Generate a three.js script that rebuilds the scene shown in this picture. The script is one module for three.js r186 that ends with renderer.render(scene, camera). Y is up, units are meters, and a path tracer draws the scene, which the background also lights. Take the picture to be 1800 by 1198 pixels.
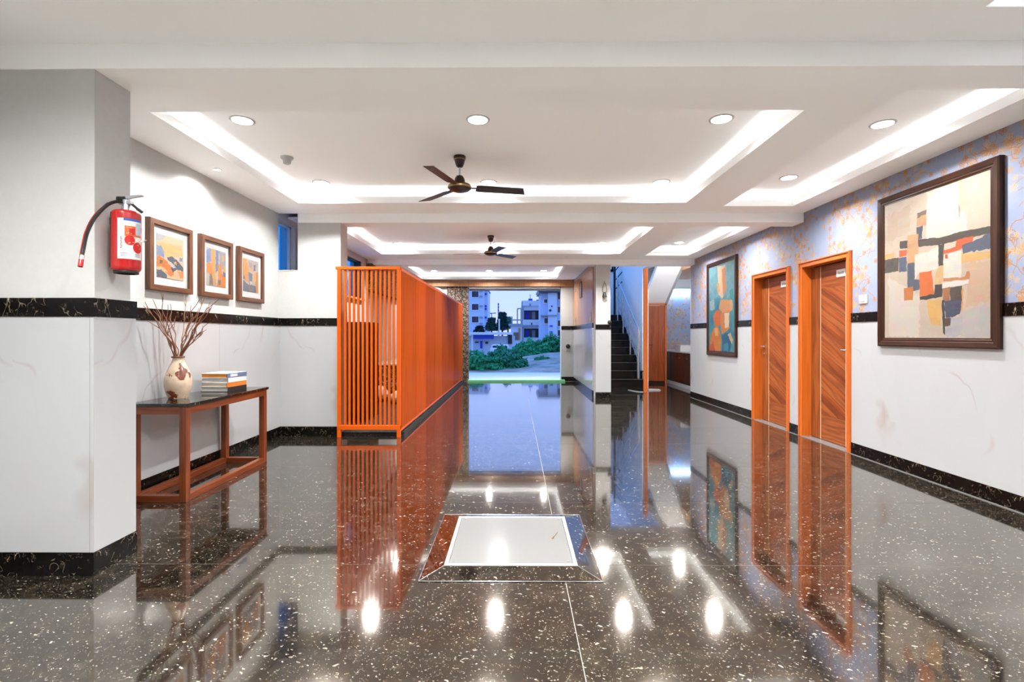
import * as THREE from 'three';
import { RoundedBoxGeometry } from 'three/addons/geometries/RoundedBoxGeometry.js';
import { mergeGeometries } from 'three/addons/utils/BufferGeometryUtils.js';
import { RectAreaLightUniformsLib } from 'three/addons/lights/RectAreaLightUniformsLib.js';

// ---------------------------------------------------------------- camera, sky, exposure
const W = 1800, HT = 1198, FPX = 870, EYE = 1.24;
const scene = new THREE.Scene();
const camera = new THREE.PerspectiveCamera(2 * Math.atan(HT / 2 / FPX) * 180 / Math.PI, W / HT, 0.05, 600);
camera.position.set(0, EYE, 0);
camera.rotation.y = 0.0063;
camera.setViewOffset(W, HT, 0, 9.5, W, HT);
const renderer = new THREE.WebGLRenderer({ antialias: true });
renderer.toneMapping = THREE.LinearToneMapping;
renderer.toneMappingExposure = 5.2;
renderer.shadowMap.enabled = true;
RectAreaLightUniformsLib.init();
{ // dusk sky: pale at the horizon, blue above
  const w = 64, h = 64, d = new Float32Array(w * h * 4);
  for (let j = 0; j < h; j++) {
    const el = ((j + 0.5) / h - 0.5) * Math.PI, t = Math.max(0, Math.sin(el));
    const k = Math.pow(t, 0.55);
    for (let i = 0; i < w; i++) {
      const o = (j * w + i) * 4;
      d[o] = 0.54 * (1 - k) + 0.12 * k; d[o + 1] = 0.605 * (1 - k) + 0.5 * k; d[o + 2] = 0.95 * (1 - k) + 1.5 * k; d[o + 3] = 1;
    }
  }
  const t = new THREE.DataTexture(d, w, h, THREE.RGBAFormat, THREE.FloatType);
  t.mapping = THREE.EquirectangularReflectionMapping; t.magFilter = THREE.LinearFilter; t.needsUpdate = true;
  scene.background = t; scene.environment = t;
  scene.backgroundIntensity = 0.27; scene.environmentIntensity = 0.27;
}
// light levels (radiance of the fittings)
const L_DOWN = 244, L_SPOT = 400, L_COVE = 4.2, L_TUBE = 7;
const WARM = new THREE.Color(1.0, 0.99, 0.972), COOL = new THREE.Color(0.36, 0.62, 1.0);

// ---------------------------------------------------------------- helpers
let seed = 7;
const rnd = () => { seed = (seed * 1664525 + 1013904223) >>> 0; return seed / 4294967296; };
const rr = (a, b) => a + (b - a) * rnd();
const used = {};
function numbered(n) { used[n] = (used[n] || 0) + 1; return used[n] === 1 ? n : n + '_' + String(used[n] - 1).padStart(3, '0'); }
const P = (x, h, d) => new THREE.Vector3(x, h, -d);
// a point seen at pixel (px,py) that lies d metres away, used for the far town only
const far = (px, py, d) => P((px - 905.5) / FPX * d, EYE + (589.5 - py) / FPX * d, d);

function boxUV(g0) {                                             // uv in metres from the dominant axis
  const g = g0.index ? g0.toNonIndexed() : g0, p = g.attributes.position, uv = new Float32Array(p.count * 2);
  const a = new THREE.Vector3(), b = new THREE.Vector3(), c = new THREE.Vector3();
  for (let i = 0; i < p.count; i += 3) {
    a.fromBufferAttribute(p, i); b.fromBufferAttribute(p, i + 1); c.fromBufferAttribute(p, i + 2);
    const n = b.clone().sub(a).cross(c.clone().sub(a)), x = Math.abs(n.x), y = Math.abs(n.y), z = Math.abs(n.z);
    [a, b, c].forEach((v, k) => {
      const o = (i + k) * 2;
      if (x >= y && x >= z) { uv[o] = v.z; uv[o + 1] = v.y; } else if (y >= z) { uv[o] = v.x; uv[o + 1] = v.z; } else { uv[o] = v.x; uv[o + 1] = v.y; }
    });
  }
  g.setAttribute('uv', new THREE.BufferAttribute(uv, 2));
  return g;
}
function strip(g) { for (const k of Object.keys(g.attributes)) if (!['position', 'normal', 'uv'].includes(k)) g.deleteAttribute(k); return g; }
function merge(list) { return list.length === 1 ? list[0] : mergeGeometries(list.map((g) => strip(g.index ? g.toNonIndexed() : g))); }
function bx(x0, x1, y0, y1, d0, d1) { const g = new THREE.BoxGeometry(x1 - x0, y1 - y0, d1 - d0); g.translate((x0 + x1) / 2, (y0 + y1) / 2, -(d0 + d1) / 2); return boxUV(g); }
// the same box with softened edges, in local axes (z forward)
function rb(w, h, d, x, y, z, r = 0.004, s = 2) { const g = new RoundedBoxGeometry(w, h, d, s, Math.min(r, w / 2.1, h / 2.1, d / 2.1)); g.translate(x, y, z); return boxUV(g); }
function cyl(r0, r1, h, x, y, z, n = 24) { const g = new THREE.CylinderGeometry(r0, r1, h, n); g.translate(x, y, z); return g.toNonIndexed(); }
function tube(pts, r, n = 20, m = 8, closed = false) { return new THREE.TubeGeometry(new THREE.CatmullRomCurve3(pts, closed), n, r, m, closed).toNonIndexed(); }
function bar(a, b, r, n = 10) {                                  // straight round bar
  const l = a.distanceTo(b), g = new THREE.CylinderGeometry(r, r, l, n);
  g.applyQuaternion(new THREE.Quaternion().setFromUnitVectors(new THREE.Vector3(0, 1, 0), b.clone().sub(a).normalize()));
  g.translate((a.x + b.x) / 2, (a.y + b.y) / 2, (a.z + b.z) / 2); return g.toNonIndexed();
}
function lathe(pts, n = 40) { return new THREE.LatheGeometry(pts.map((p) => new THREE.Vector2(p[0], p[1])), n).toNonIndexed(); }
function poly(pts, depth, bevel = 0) {                           // extruded polygon in x,y growing along +z
  const s = new THREE.Shape(pts.map((p) => new THREE.Vector2(p[0], p[1])));
  const g = new THREE.ExtrudeGeometry(s, { depth, bevelEnabled: bevel > 0, bevelSize: bevel, bevelThickness: bevel, bevelSegments: 2, curveSegments: 16 });
  return boxUV(g);
}
function mesh(name, g, m) { const o = new THREE.Mesh(Array.isArray(g) ? merge(g) : g, m); o.name = name; o.castShadow = o.receiveShadow = true; return o; }
function part(parent, name, g, m, label) { const o = mesh(name, g, m); if (label) o.userData.label = label; parent.add(o); return o; }
function thing(name, label, category, pos = [0, 0, 0], turn = 0, group) {
  const o = new THREE.Group(); o.name = numbered(name); o.position.set(...pos); o.rotation.y = turn;
  o.userData = { label, category }; if (group) o.userData.group = group; scene.add(o); return o;
}
function single(name, label, category, g, m, pos = [0, 0, 0], turn = 0, group) {
  const o = mesh(numbered(name), g, m); o.position.set(...pos); o.rotation.y = turn; o.userData = { label, category }; if (group) o.userData.group = group; scene.add(o); return o;
}
function struct(name, g, m) { const o = mesh(numbered(name), g, m); o.userData.kind = 'structure'; scene.add(o); return o; }
function structGroup(name) { const o = new THREE.Group(); o.name = numbered(name); o.userData.kind = 'structure'; scene.add(o); return o; }
function copyOf(o, label, pos, turn = 0) { const c = o.clone(); c.name = numbered(o.name.replace(/_\d{3}$/, '')); c.userData = { ...o.userData, label }; c.position.set(...pos); c.rotation.y = turn; scene.add(c); return c; }

// ---------------------------------------------------------------- procedural textures
const hash = (x, y, s) => { let h = (x * 374761393 + y * 668265263 + s * 974634541) | 0; h = Math.imul(h ^ (h >>> 13), 1274126177); h ^= h >>> 16; return (h >>> 0) / 4294967296; };
function vn(x, y, px, py, s) {                                   // tiling value noise
  const xi = Math.floor(x), yi = Math.floor(y), fx = x - xi, fy = y - yi, u = fx * fx * (3 - 2 * fx), v = fy * fy * (3 - 2 * fy);
  const X0 = ((xi % px) + px) % px, X1 = (X0 + 1) % px, Y0 = ((yi % py) + py) % py, Y1 = (Y0 + 1) % py;
  return (hash(X0, Y0, s) * (1 - u) + hash(X1, Y0, s) * u) * (1 - v) + (hash(X0, Y1, s) * (1 - u) + hash(X1, Y1, s) * u) * v;
}
function fbm(u, v, fx, fy, oct, s) { let a = 0.5, t = 0, n = 0; for (let i = 0; i < oct; i++) { t += a * vn(u * fx, v * fy, fx, fy, s + i * 17); n += a; a *= 0.5; fx *= 2; fy *= 2; } return t / n; }
function finish(t, sx, sy, srgb = true) { t.wrapS = t.wrapT = THREE.RepeatWrapping; t.repeat.set(1 / sx, 1 / sy); t.magFilter = THREE.LinearFilter; if (srgb) t.colorSpace = THREE.SRGBColorSpace; t.needsUpdate = true; return t; }
function pix(w, h, sx, sy, f, srgb = true) {
  const d = new Uint8Array(w * h * 4);
  for (let j = 0; j < h; j++) for (let i = 0; i < w; i++) { const c = f((i + 0.5) / w, (j + 0.5) / h), o = (j * w + i) * 4; d[o] = Math.max(0, Math.min(255, c[0])); d[o + 1] = Math.max(0, Math.min(255, c[1])); d[o + 2] = Math.max(0, Math.min(255, c[2])); d[o + 3] = 255; }
  return finish(new THREE.DataTexture(d, w, h), sx, sy, srgb);
}
function canv(w, h, draw) { const c = document.createElement('canvas'); c.width = w; c.height = h; draw(c.getContext('2d'), w, h); const t = new THREE.CanvasTexture(c); t.colorSpace = THREE.SRGBColorSpace; t.magFilter = THREE.LinearFilter; return t; }
const mixc = (a, b, t) => [a[0] + (b[0] - a[0]) * t, a[1] + (b[1] - a[1]) * t, a[2] + (b[2] - a[2]) * t];
const rgb = (c, a = 1) => `rgba(${c[0] | 0},${c[1] | 0},${c[2] | 0},${a})`;

// polished dark granite with pale flecks (3.2 m tile)
const graniteTex = (() => {
  const n = 2048, d = new Uint8Array(n * n * 4);
  for (let j = 0; j < n; j++) for (let i = 0; i < n; i++) {
    const u = i / n, v = j / n, a = fbm(u, v, 48, 60, 3, 3), b = vn(u * 420, v * 520, 420, 520, 9), k = Math.max(0, a - 0.42) * 80 + b * b * 26, o = (j * n + i) * 4;
    d[o] = 15 + k * 0.85; d[o + 1] = 12 + k * 0.76; d[o + 2] = 8 + k * 0.6; d[o + 3] = 255;
  }
  const dab = (cx, cy, l, w, ang, c, al) => {
    const R = Math.ceil(l) + 1, ca = Math.cos(ang), sa = Math.sin(ang), ph = rnd() * 6.3;
    for (let y = -R; y <= R; y++) for (let x = -R; x <= R; x++) {
      const p = (x * ca + y * sa) / l, q = (-x * sa + y * ca) / w + 0.35 * Math.sin(p * 3 + ph), r = p * p + q * q + 0.35 * (hash(cx + x >> 1, cy + y >> 1, 5) - 0.5);
      if (r < 1) { const o = ((((cy + y) % n + n) % n) * n + ((cx + x) % n + n) % n) * 4, t = al * Math.min(1, (1 - r) * 2.5); d[o] += (c[0] - d[o]) * t; d[o + 1] += (c[1] - d[o + 1]) * t; d[o + 2] += (c[2] - d[o + 2]) * t; }
    }
  };
  const T = [[214, 206, 192], [188, 176, 158], [230, 226, 218], [150, 138, 120], [176, 166, 152]];
  for (let i = 0; i < 70000; i++) dab((rnd() * n) | 0, (rnd() * n) | 0, rr(0.8, 2.2), rr(0.6, 1.3), rr(-0.5, 1.0), T[(rnd() * 5) | 0], rr(0.25, 0.6));
  for (let i = 0; i < 16000; i++) {                                // thin curled feldspar lines
    let x = rnd() * n, y = rnd() * n, a = rnd() * 6.3; const tn = rr(-0.35, 0.35), L = rr(5, 14) | 0, c = T[(rnd() * 5) | 0], al = rr(0.25, 0.6);
    for (let k = 0; k < L; k++) { x += Math.cos(a); y += Math.sin(a); a += tn; const o = (((y | 0) + n) % n * n + ((x | 0) + n) % n) * 4; for (let q = 0; q < 3; q++) d[o + q] += (c[q] - d[o + q]) * al; }
  }
  for (let i = 0; i < 7500; i++) dab((rnd() * n) | 0, (rnd() * n) | 0, rr(1.8, 4.6), rr(1.0, 2.1), rr(-0.4, 0.9), T[(rnd() * 5) | 0], rr(0.5, 0.95));
  for (let i = 0; i < 300; i++) dab((rnd() * n) | 0, (rnd() * n) | 0, rr(5, 8.5), rr(2.2, 4), rr(-0.3, 0.8), T[(rnd() * 3) | 0], rr(0.5, 0.9));
  return finish(new THREE.DataTexture(d, n, n), 3.2, 3.2);
})();
// black marble with broken golden and white veins
const blackTex = pix(1024, 1024, 0.9, 0.9, (u, v) => {
  const w = fbm(u, v, 9, 9, 3, 31) - 0.5, r = Math.abs(fbm(u + w * 0.05, v + w * 0.05, 26, 26, 2, 57) - 0.5), m = fbm(u, v, 17, 17, 2, 71), k = Math.max(0, 1 - r * 22) * Math.max(0, Math.min(1, (m - 0.55) * 9));
  const r2 = Math.abs(fbm(u, v, 60, 60, 2, 87) - 0.5), k2 = Math.max(0, 1 - r2 * 16) * Math.max(0, Math.min(1, (fbm(u, v, 22, 22, 2, 93) - 0.58) * 9));
  return mixc([11 + w * 9, 9 + w * 8, 7 + w * 6], [205, 184, 152], Math.min(0.9, k * 0.7 + k2 * 0.4));
});
// white marble cladding with faint rosy veins
const marbleTex = pix(1024, 1024, 2.6, 2.6, (u, v) => {
  const w = fbm(u, v, 4, 4, 4, 91) - 0.5, du = u + w * 0.25, dv = v + w * 0.2, r = Math.abs(vn(du * 5 + dv * 3, dv * 4 - du * 2 + 40, 1000, 1000, 13) - 0.5), k = Math.max(0, 1 - r * 26) * Math.max(0, fbm(u, v, 6, 6, 3, 17) - 0.5) * 2.6, c = fbm(u, v, 3, 3, 4, 23) * 5;
  return mixc([180 + c, 182 + c, 183 + c], [157, 138, 129], Math.min(0.55, k));
});
const plasterTex = pix(256, 256, 0.8, 0.8, (u, v) => { const c = (fbm(u, v, 32, 32, 3, 5) - 0.5) * 6; return [202 + c, 203 + c, 201 + c]; });
function woodTex(base, dark, light, sx, sy, s, ring = 9) {        // grain runs along v
  return pix(256, 512, sx, sy, (u, v) => {
    const w = fbm(u, v, 5, 2, 3, s), g = fbm(u, v, 64, 3, 3, s + 5), f = 0.5 + 0.5 * Math.sin((u * ring + w * 3.2) * 6.283), p = vn(u * 128, v * 10, 128, 10, s + 9);
    let c = mixc(base, dark, 0.55 * f * f + 0.35 * (g - 0.4)); c = mixc(c, light, 0.35 * p * p); return c;
  });
}
const walnutTex = woodTex([158, 84, 40], [102, 50, 22], [190, 116, 66], 0.42, 1.6, 201, 4);
const tableTex = woodTex([132, 62, 24], [84, 36, 12], [160, 84, 38], 0.3, 1.2, 221, 4);
const frameTex = woodTex([104, 62, 36], [60, 34, 20], [136, 88, 56], 0.2, 0.9, 241, 4);
const darkTex = woodTex([58, 31, 16], [30, 15, 8], [84, 48, 26], 0.2, 0.9, 261, 4);
const pineTex = woodTex([168, 78, 26], [120, 48, 12], [196, 104, 44], 0.6, 1.8, 281, 6);
const lintelTex = woodTex([196, 142, 96], [164, 108, 66], [214, 168, 124], 0.5, 2.0, 301, 5);
const orangeTex = woodTex([186, 80, 18], [158, 64, 12], [198, 94, 28], 0.9, 3.0, 321, 3);
const wallpaperTex = finish(canv(1024, 1024, (c, w, h) => {
  c.fillStyle = rgb([140, 149, 176]); c.fillRect(0, 0, w, h);
  for (let i = 0; i < 500; i++) { c.fillStyle = rgb([154, 162, 186], 0.06); c.beginPath(); c.arc(rnd() * w, rnd() * h, rr(20, 70), 0, 6.3); c.fill(); }
  const T = [[180, 122, 70], [184, 142, 98], [190, 164, 128], [170, 108, 56]], tint = () => T[(rnd() * 4) | 0];
  const wrap = (f) => { for (const ox of [-w, 0, w]) for (const oy of [-h, 0, h]) f(ox, oy); };
  const flower = (x, y, r) => {                                   // open five-petalled outline
    const a0 = rnd() * 6.3, col = tint(), n = 5;
    for (let k = 0; k < n; k++) { const a = a0 + k * 6.283 / n, px = x + Math.cos(a) * r * 0.58, py = y + Math.sin(a) * r * 0.58; wrap((ox, oy) => { c.fillStyle = rgb(col, 0.22); c.strokeStyle = rgb(col, 0.95); c.lineWidth = 2.8; c.beginPath(); c.ellipse(px + ox, py + oy, r * 0.46, r * 0.33, a, 0, 6.3); c.fill(); c.stroke(); }); }
  };
  const twig = (x, y, a, len, lw, dep) => {
    const pts = [[x, y]]; let aa = a;
    for (let k = 0; k < len; k++) {
      aa += rr(-0.75, 0.75); const st = rr(14, 26); x += Math.cos(aa) * st; y += Math.sin(aa) * st; pts.push([x, y]);
      if (dep > 0 && rnd() < 0.42) twig(x, y, aa + (rnd() < 0.5 ? -1 : 1) * rr(0.6, 1.2), 2 + (len * 0.4 | 0), lw * 0.85, dep - 1);
      if (rnd() < 0.1) flower(x + rr(-12, 12), y + rr(-12, 12), rr(13, 21));
    }
    const col = tint(); wrap((ox, oy) => { c.strokeStyle = rgb(col, 0.95); c.lineWidth = lw; c.lineJoin = 'round'; c.beginPath(); pts.forEach((p, k) => k ? c.lineTo(p[0] + ox, p[1] + oy) : c.moveTo(p[0] + ox, p[1] + oy)); c.stroke(); });
    if (rnd() < 0.4) flower(x, y, rr(13, 21));
  };
  for (let i = 0; i < 36; i++) twig((i % 6 + 0.1 + rnd() * 0.8) * w / 6, (((i / 6) | 0) + 0.2 + rnd() * 0.8) * h / 6, -1.57 + rr(-0.9, 0.9), 8, 3.8, 2);
}), 1.6, 1.6);
const mosaicTex = pix(512, 512, 0.5, 0.5, (u, v) => {            // small cleft-stone mosaic, too far off to tell its chips apart
  const N = 20, gx = u * N, gy = v * N, x = Math.floor(gx), y = Math.floor(gy); let b = 9, b2 = 9, id = 0;
  for (let j = -1; j <= 1; j++) for (let i = -1; i <= 1; i++) { const X = ((x + i) % N + N) % N, Y = ((y + j) % N + N) % N, dx = x + i + hash(X, Y, 1) - gx, dy = y + j + hash(X, Y, 2) - gy, q = dx * dx + dy * dy; if (q < b) { b2 = b; b = q; id = hash(X, Y, 3); } else if (q < b2) b2 = q; }
  const C = [[92, 64, 40], [140, 110, 78], [60, 48, 38], [168, 148, 122], [118, 78, 44], [84, 82, 84], [190, 178, 160]], c = C[Math.floor(id * 7)];
  return Math.sqrt(b2) - Math.sqrt(b) < 0.1 ? [32, 26, 22] : mixc(c, [0, 0, 0], 0.25 * vn(u * 90, v * 90, 90, 90, 4));
});
const soilTex = pix(512, 512, 6, 6, (u, v) => { const a = fbm(u, v, 16, 16, 5, 41), b = fbm(u, v, 5, 5, 3, 43); return mixc([140, 124, 112], [222, 208, 196], a * 0.9 + (b - 0.5) * 0.7); });

// ---------------------------------------------------------------- materials
const std = (o) => new THREE.MeshStandardMaterial(o), phy = (o) => new THREE.MeshPhysicalMaterial(o);
const hex = (r, g, b) => new THREE.Color().setRGB(r / 255, g / 255, b / 255, THREE.SRGBColorSpace);
const M = {
  granite: phy({ map: graniteTex, roughness: 0.075, ior: 2.05, specularColor: new THREE.Color(1, 0.87, 0.72), clearcoat: 0.6, clearcoatRoughness: 0.02 }),
  graniteTop: phy({ map: blackTex, roughness: 0.05, ior: 1.7 }),
  black: phy({ map: blackTex, roughness: 0.25, specularIntensity: 0.5 }),
  marble: phy({ map: marbleTex, roughness: 0.16, ior: 1.5 }),
  plaster: std({ map: plasterTex, roughness: 0.85 }),
  ceiling: std({ color: hex(247, 248, 248), roughness: 0.9 }),
  grout: std({ color: hex(150, 146, 138), roughness: 0.6 }),
  wallpaper: std({ map: wallpaperTex, roughness: 0.7 }),
  walnut: phy({ map: walnutTex, roughness: 0.4, specularIntensity: 0.5 }),
  walnut2: phy({ map: walnutTex, color: hex(222, 204, 190), roughness: 0.4, specularIntensity: 0.5 }),
  walnut3: phy({ map: walnutTex, color: hex(255, 240, 214), roughness: 0.4, specularIntensity: 0.5 }),
  doorFrame: phy({ map: woodTex([208, 104, 30], [188, 84, 16], [222, 128, 52], 0.3, 1.6, 341, 4), roughness: 0.4 }),
  inlay: std({ color: hex(228, 198, 158), roughness: 0.5 }),
  tableWood: phy({ map: tableTex, roughness: 0.35, clearcoat: 0.25, clearcoatRoughness: 0.25 }),
  pictureWood: phy({ map: frameTex, roughness: 0.42 }),
  darkWood: phy({ map: darkTex, roughness: 0.35, specularIntensity: 0.6 }),
  pine: phy({ map: pineTex, roughness: 0.35 }),
  lintel: phy({ map: lintelTex, roughness: 0.45 }),
  orange: phy({ color: hex(208, 86, 10), roughness: 0.4, specularIntensity: 0.3 }),
  orangePanel: [[238, 238, 238], [252, 246, 240], [226, 222, 216], [246, 250, 246]].map((c) => phy({ map: orangeTex, color: hex(...c), roughness: 0.35, specularIntensity: 0.005 })),
  chrome: std({ color: hex(205, 205, 205), roughness: 0.15, metalness: 1 }),
  steel: std({ color: hex(196, 200, 206), roughness: 0.25, metalness: 0.9 }),
  brass: std({ color: hex(170, 140, 96), roughness: 0.3, metalness: 0.9 }),
  iron: std({ color: hex(28, 26, 26), roughness: 0.5 }),
  rubber: std({ color: hex(20, 19, 19), roughness: 0.45 }),
  red: phy({ color: hex(186, 10, 8), roughness: 0.22, clearcoat: 0.6, clearcoatRoughness: 0.1 }),
  white: std({ color: hex(192, 192, 191), roughness: 0.45 }),
  whiteGloss: phy({ color: hex(124, 124, 123), roughness: 0.15 }),
  paper: std({ color: hex(186, 186, 186), roughness: 0.8 }),
  fanBrown: phy({ color: hex(50, 26, 15), roughness: 0.3, specularIntensity: 0.7 }),
  fanBlade: phy({ color: hex(46, 24, 14), roughness: 0.35, specularIntensity: 0.5 }),
  mosaic: std({ map: mosaicTex, roughness: 0.55 }),
  twig: std({ color: hex(124, 74, 46), roughness: 0.8 }),
  twig2: std({ color: hex(150, 112, 82), roughness: 0.85 }),
  soil: std({ map: soilTex, roughness: 0.95 }),
  lens: new THREE.MeshStandardMaterial({ color: 0xffffff, emissive: WARM, emissiveIntensity: 6, roughness: 0.5 }),
  led: new THREE.MeshStandardMaterial({ color: 0xffffff, emissive: WARM, emissiveIntensity: 1.1, roughness: 0.5 }),
  tube: new THREE.MeshStandardMaterial({ color: 0xffffff, emissive: COOL, emissiveIntensity: 2.2, roughness: 0.5 }),
  blueGlass: phy({ color: hex(146, 222, 255), roughness: 0.02, transmission: 1, thickness: 0, ior: 1.45 }),
};

// ---------------------------------------------------------------- floor
const XL = -2.93, XR = 3.55, ZB = -2.6;                            // room sides, back of the room (behind the camera)
const HC = 2.75, HU = 2.92;                                      // dropped ceiling, tray ceiling
{
  const f = structGroup('floor');
  part(f, 'floor_bed', [bx(XL - 0.2, 5.2, -0.25, -0.022, ZB - 0.2, 13.6), bx(1.7, 5.2, -0.25, -0.022, 13.6, 16.4)], M.grout);
  part(f, 'joint_filler', bx(XL - 0.1, 5.1, -0.022, -0.0015, ZB, 13.4), M.grout);
  const slab = (x0, x1, d0, d1) => { const g = new THREE.BoxGeometry(x1 - x0 - 0.004, 0.02, d1 - d0 - 0.004); boxUV(g); const gg = boxUV(g), uv = gg.attributes.uv, ox = rnd() * 3.2, oy = rnd() * 3.2; for (let i = 0; i < uv.count; i++) uv.setXY(i, uv.getX(i) + ox, uv.getY(i) + oy); const o = part(f, 'floor_slab', gg, M.granite); o.position.set((x0 + x1) / 2, -0.01, -(d0 + d1) / 2); };
  for (let k = -5; k < 10; k++) {
    const d0 = Math.max(ZB, 2.68 + (k - 0) * 1.0 - 0), d1 = Math.min(13.35, d0 + 1.0);
    if (d0 >= 13.35) break;
    slab(XL, 0.255, d0, d1); slab(0.255, XR, d0, d1);
  }
  slab(XL, 0.255, 12.68, 13.35); slab(0.255, XR, 12.68, 13.35);
  for (let k = 0; k < 4; k++) slab(XR, 5.05, 9.68 + k, Math.min(13.35, 10.68 + k));
  used.floor = 1;
}
// ---------------------------------------------------------------- walls
const band = (h0, h1) => [h0, h1];
{ // left wall: plaster above, marble below, window gaps
  const w = structGroup('wall_left');
  const y1 = HU + 0.2;
  part(w, 'plaster', [
    bx(XL - 0.2, XL, -0.02, y1, ZB - 0.2, 6.11), bx(XL - 0.2, XL, -0.02, 2.04, 6.11, 6.56), bx(XL - 0.2, XL, 2.68, y1, 6.11, 6.56),
    bx(XL - 0.2, XL, -0.02, y1, 6.56, 8.35), bx(XL - 0.2, XL, -0.02, 1.93, 8.35, 9.36), bx(XL - 0.2, XL, 2.64, y1, 8.35, 9.36), bx(XL - 0.2, XL, -0.02, y1, 9.36, 13.8)], M.plaster);
  for (const [a, b] of [[ZB, 2.52], [2.83, 4.838], [4.842, 6.11]]) part(w, 'marble_panel', bx(XL, XL + 0.03, 0.12, 1.36, a, b), M.marble);
  part(w, 'stone_pelmet', bx(XL, XL + 0.12, 2.12, 2.66, 9.7, 13.4), M.mosaic);
  struct('trim_1', [bx(XL, XL + 0.036, 1.36, 1.455, ZB, 2.52), bx(XL, XL + 0.036, 1.36, 1.455, 2.83, 6.11)], M.black);
  struct('baseboard_left', [bx(XL, XL + 0.036, 0, 0.12, ZB, 2.52), bx(XL, XL + 0.036, 0, 0.12, 2.83, 6.11)], M.black);
}
{ // near pillar on the left
  const p = structGroup('pillar_left');
  const x1 = -2.178;
  part(p, 'plaster', bx(XL, x1 - 0.006, -0.02, 2.622, 2.557, 2.795), M.plaster);
  part(p, 'marble_panel', bx(XL, x1 - 0.022, 0.12, 1.338, 2.545, 2.562), M.marble);
  part(p, 'marble_panel', bx(x1 - 0.02, x1, 0.12, 1.338, 2.545, 2.83), M.marble);
  part(p, 'marble_panel', bx(XL + 0.03, x1 - 0.022, 0.12, 1.338, 2.795, 2.83), M.marble);
  struct('trim_2', [bx(XL, x1 + 0.003, 1.338, 1.435, 2.541, 2.835)], M.black);
  struct('baseboard_pillar', [bx(XL, x1 + 0.004, 0, 0.12, 2.54, 2.835)], M.black);
}
{ // pier between the long wall and the slatted screen, notched at the window
  const p = structGroup('pier_left');
  part(p, 'plaster', [bx(XL, -2.16, -0.02, 2.04, 6.11, 6.36), bx(-2.69, -2.16, 2.04, 2.635, 6.11, 6.36), bx(XL, -2.69, -0.02, 2.035, 6.36, 6.7), bx(XL, -2.6, -0.02, HC + 0.17, 6.64, 6.8)], M.plaster);
  part(p, 'marble_panel', bx(XL + 0.03, -2.15, 0.12, 1.36, 6.09, 6.11), M.marble);
  struct('trim_3', bx(XL + 0.036, -2.148, 1.36, 1.455, 6.084, 6.11), M.black);
  struct('baseboard_pier', bx(XL + 0.036, -2.146, 0, 0.12, 6.082, 6.11), M.black);
  const w1 = structGroup('window_1');
  part(w1, 'pane', bx(XL - 0.09, XL - 0.082, 2.06, 2.66, 6.11, 6.53), M.blueGlass);
  part(w1, 'window_frame', [bx(XL - 0.11, XL - 0.05, 2.04, 2.06, 6.11, 6.56), bx(XL - 0.11, XL - 0.05, 2.655, 2.68, 6.11, 6.56), bx(XL - 0.11, XL - 0.05, 2.04, 2.68, 6.525, 6.56)], M.white);
  part(w1, 'window_sill', bx(XL - 0.05, -2.69, 2.04, 2.052, 6.105, 6.64), M.white);
  part(w1, 'shutter_track', [bx(-2.885, -2.86, 2.08, 2.66, 6.6, 6.64), bx(-2.80, -2.765, 2.1, 2.64, 6.62, 6.64)], M.steel);
  const w2 = structGroup('window_2');
  part(w2, 'pane', bx(XL - 0.09, XL - 0.082, 1.95, 2.62, 8.37, 9.34), M.blueGlass);
  part(w2, 'window_frame', [bx(XL - 0.11, XL - 0.02, 1.93, 1.96, 8.35, 9.36), bx(XL - 0.11, XL - 0.02, 2.61, 2.64, 8.35, 9.36), bx(XL - 0.11, XL + 0.01, 1.93, 2.64, 9.32, 9.38)], M.iron);
  part(w2, 'window_sill', bx(XL - 0.02, XL + 0.06, 1.90, 1.935, 8.3, 9.45), M.lintel);
}
const DOORS = [[5.23, 6.18], [6.40, 7.39]], DH = 2.14;
{ // right wall with papered upper part and two doorways
  const w = structGroup('wall_right');
  const segs = [[ZB - 0.2, 5.23], [6.18, 6.40], [7.39, 10.0]];
  part(w, 'masonry', [...segs.map(([a, b]) => bx(XR + 0.004, XR + 0.22, -0.02, DH, a, b)), bx(XR + 0.004, XR + 0.22, DH, HU + 0.2, ZB - 0.2, 10.0), bx(XR + 0.2, XR + 0.3, -0.02, DH + 0.1, 5.1, 7.5)], M.plaster);
  part(w, 'wallpaper', [...segs.map(([a, b]) => bx(XR, XR + 0.004, 1.475, DH, a, b)), bx(XR, XR + 0.004, DH, HU + 0.1, ZB - 0.2, 10.0)], M.wallpaper);
  for (const [a, b] of segs) part(w, 'marble_panel', bx(XR - 0.012, XR + 0.004, 0.12, 1.38, a, b), M.marble);
  part(w, 'corner_bead', bx(XR - 0.012, XR + 0.22, 0, 2.64, 10.0, 10.012), M.white);
  struct('trim_4', segs.map(([a, b]) => bx(XR - 0.018, XR + 0.004, 1.38, 1.475, a, b)), M.black);
  struct('baseboard_right', segs.map(([a, b]) => bx(XR - 0.018, XR + 0.004, 0, 0.12, a, b)), M.black);
  struct('trim_5', bx(XR - 0.03, XR - 0.012, 0, 0.006, ZB, 10.0), M.whiteGloss);
}
struct('wall_back', bx(XL - 0.2, XR + 0.22, -0.02, HU + 0.2, ZB - 0.2, ZB), M.plaster);
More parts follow.
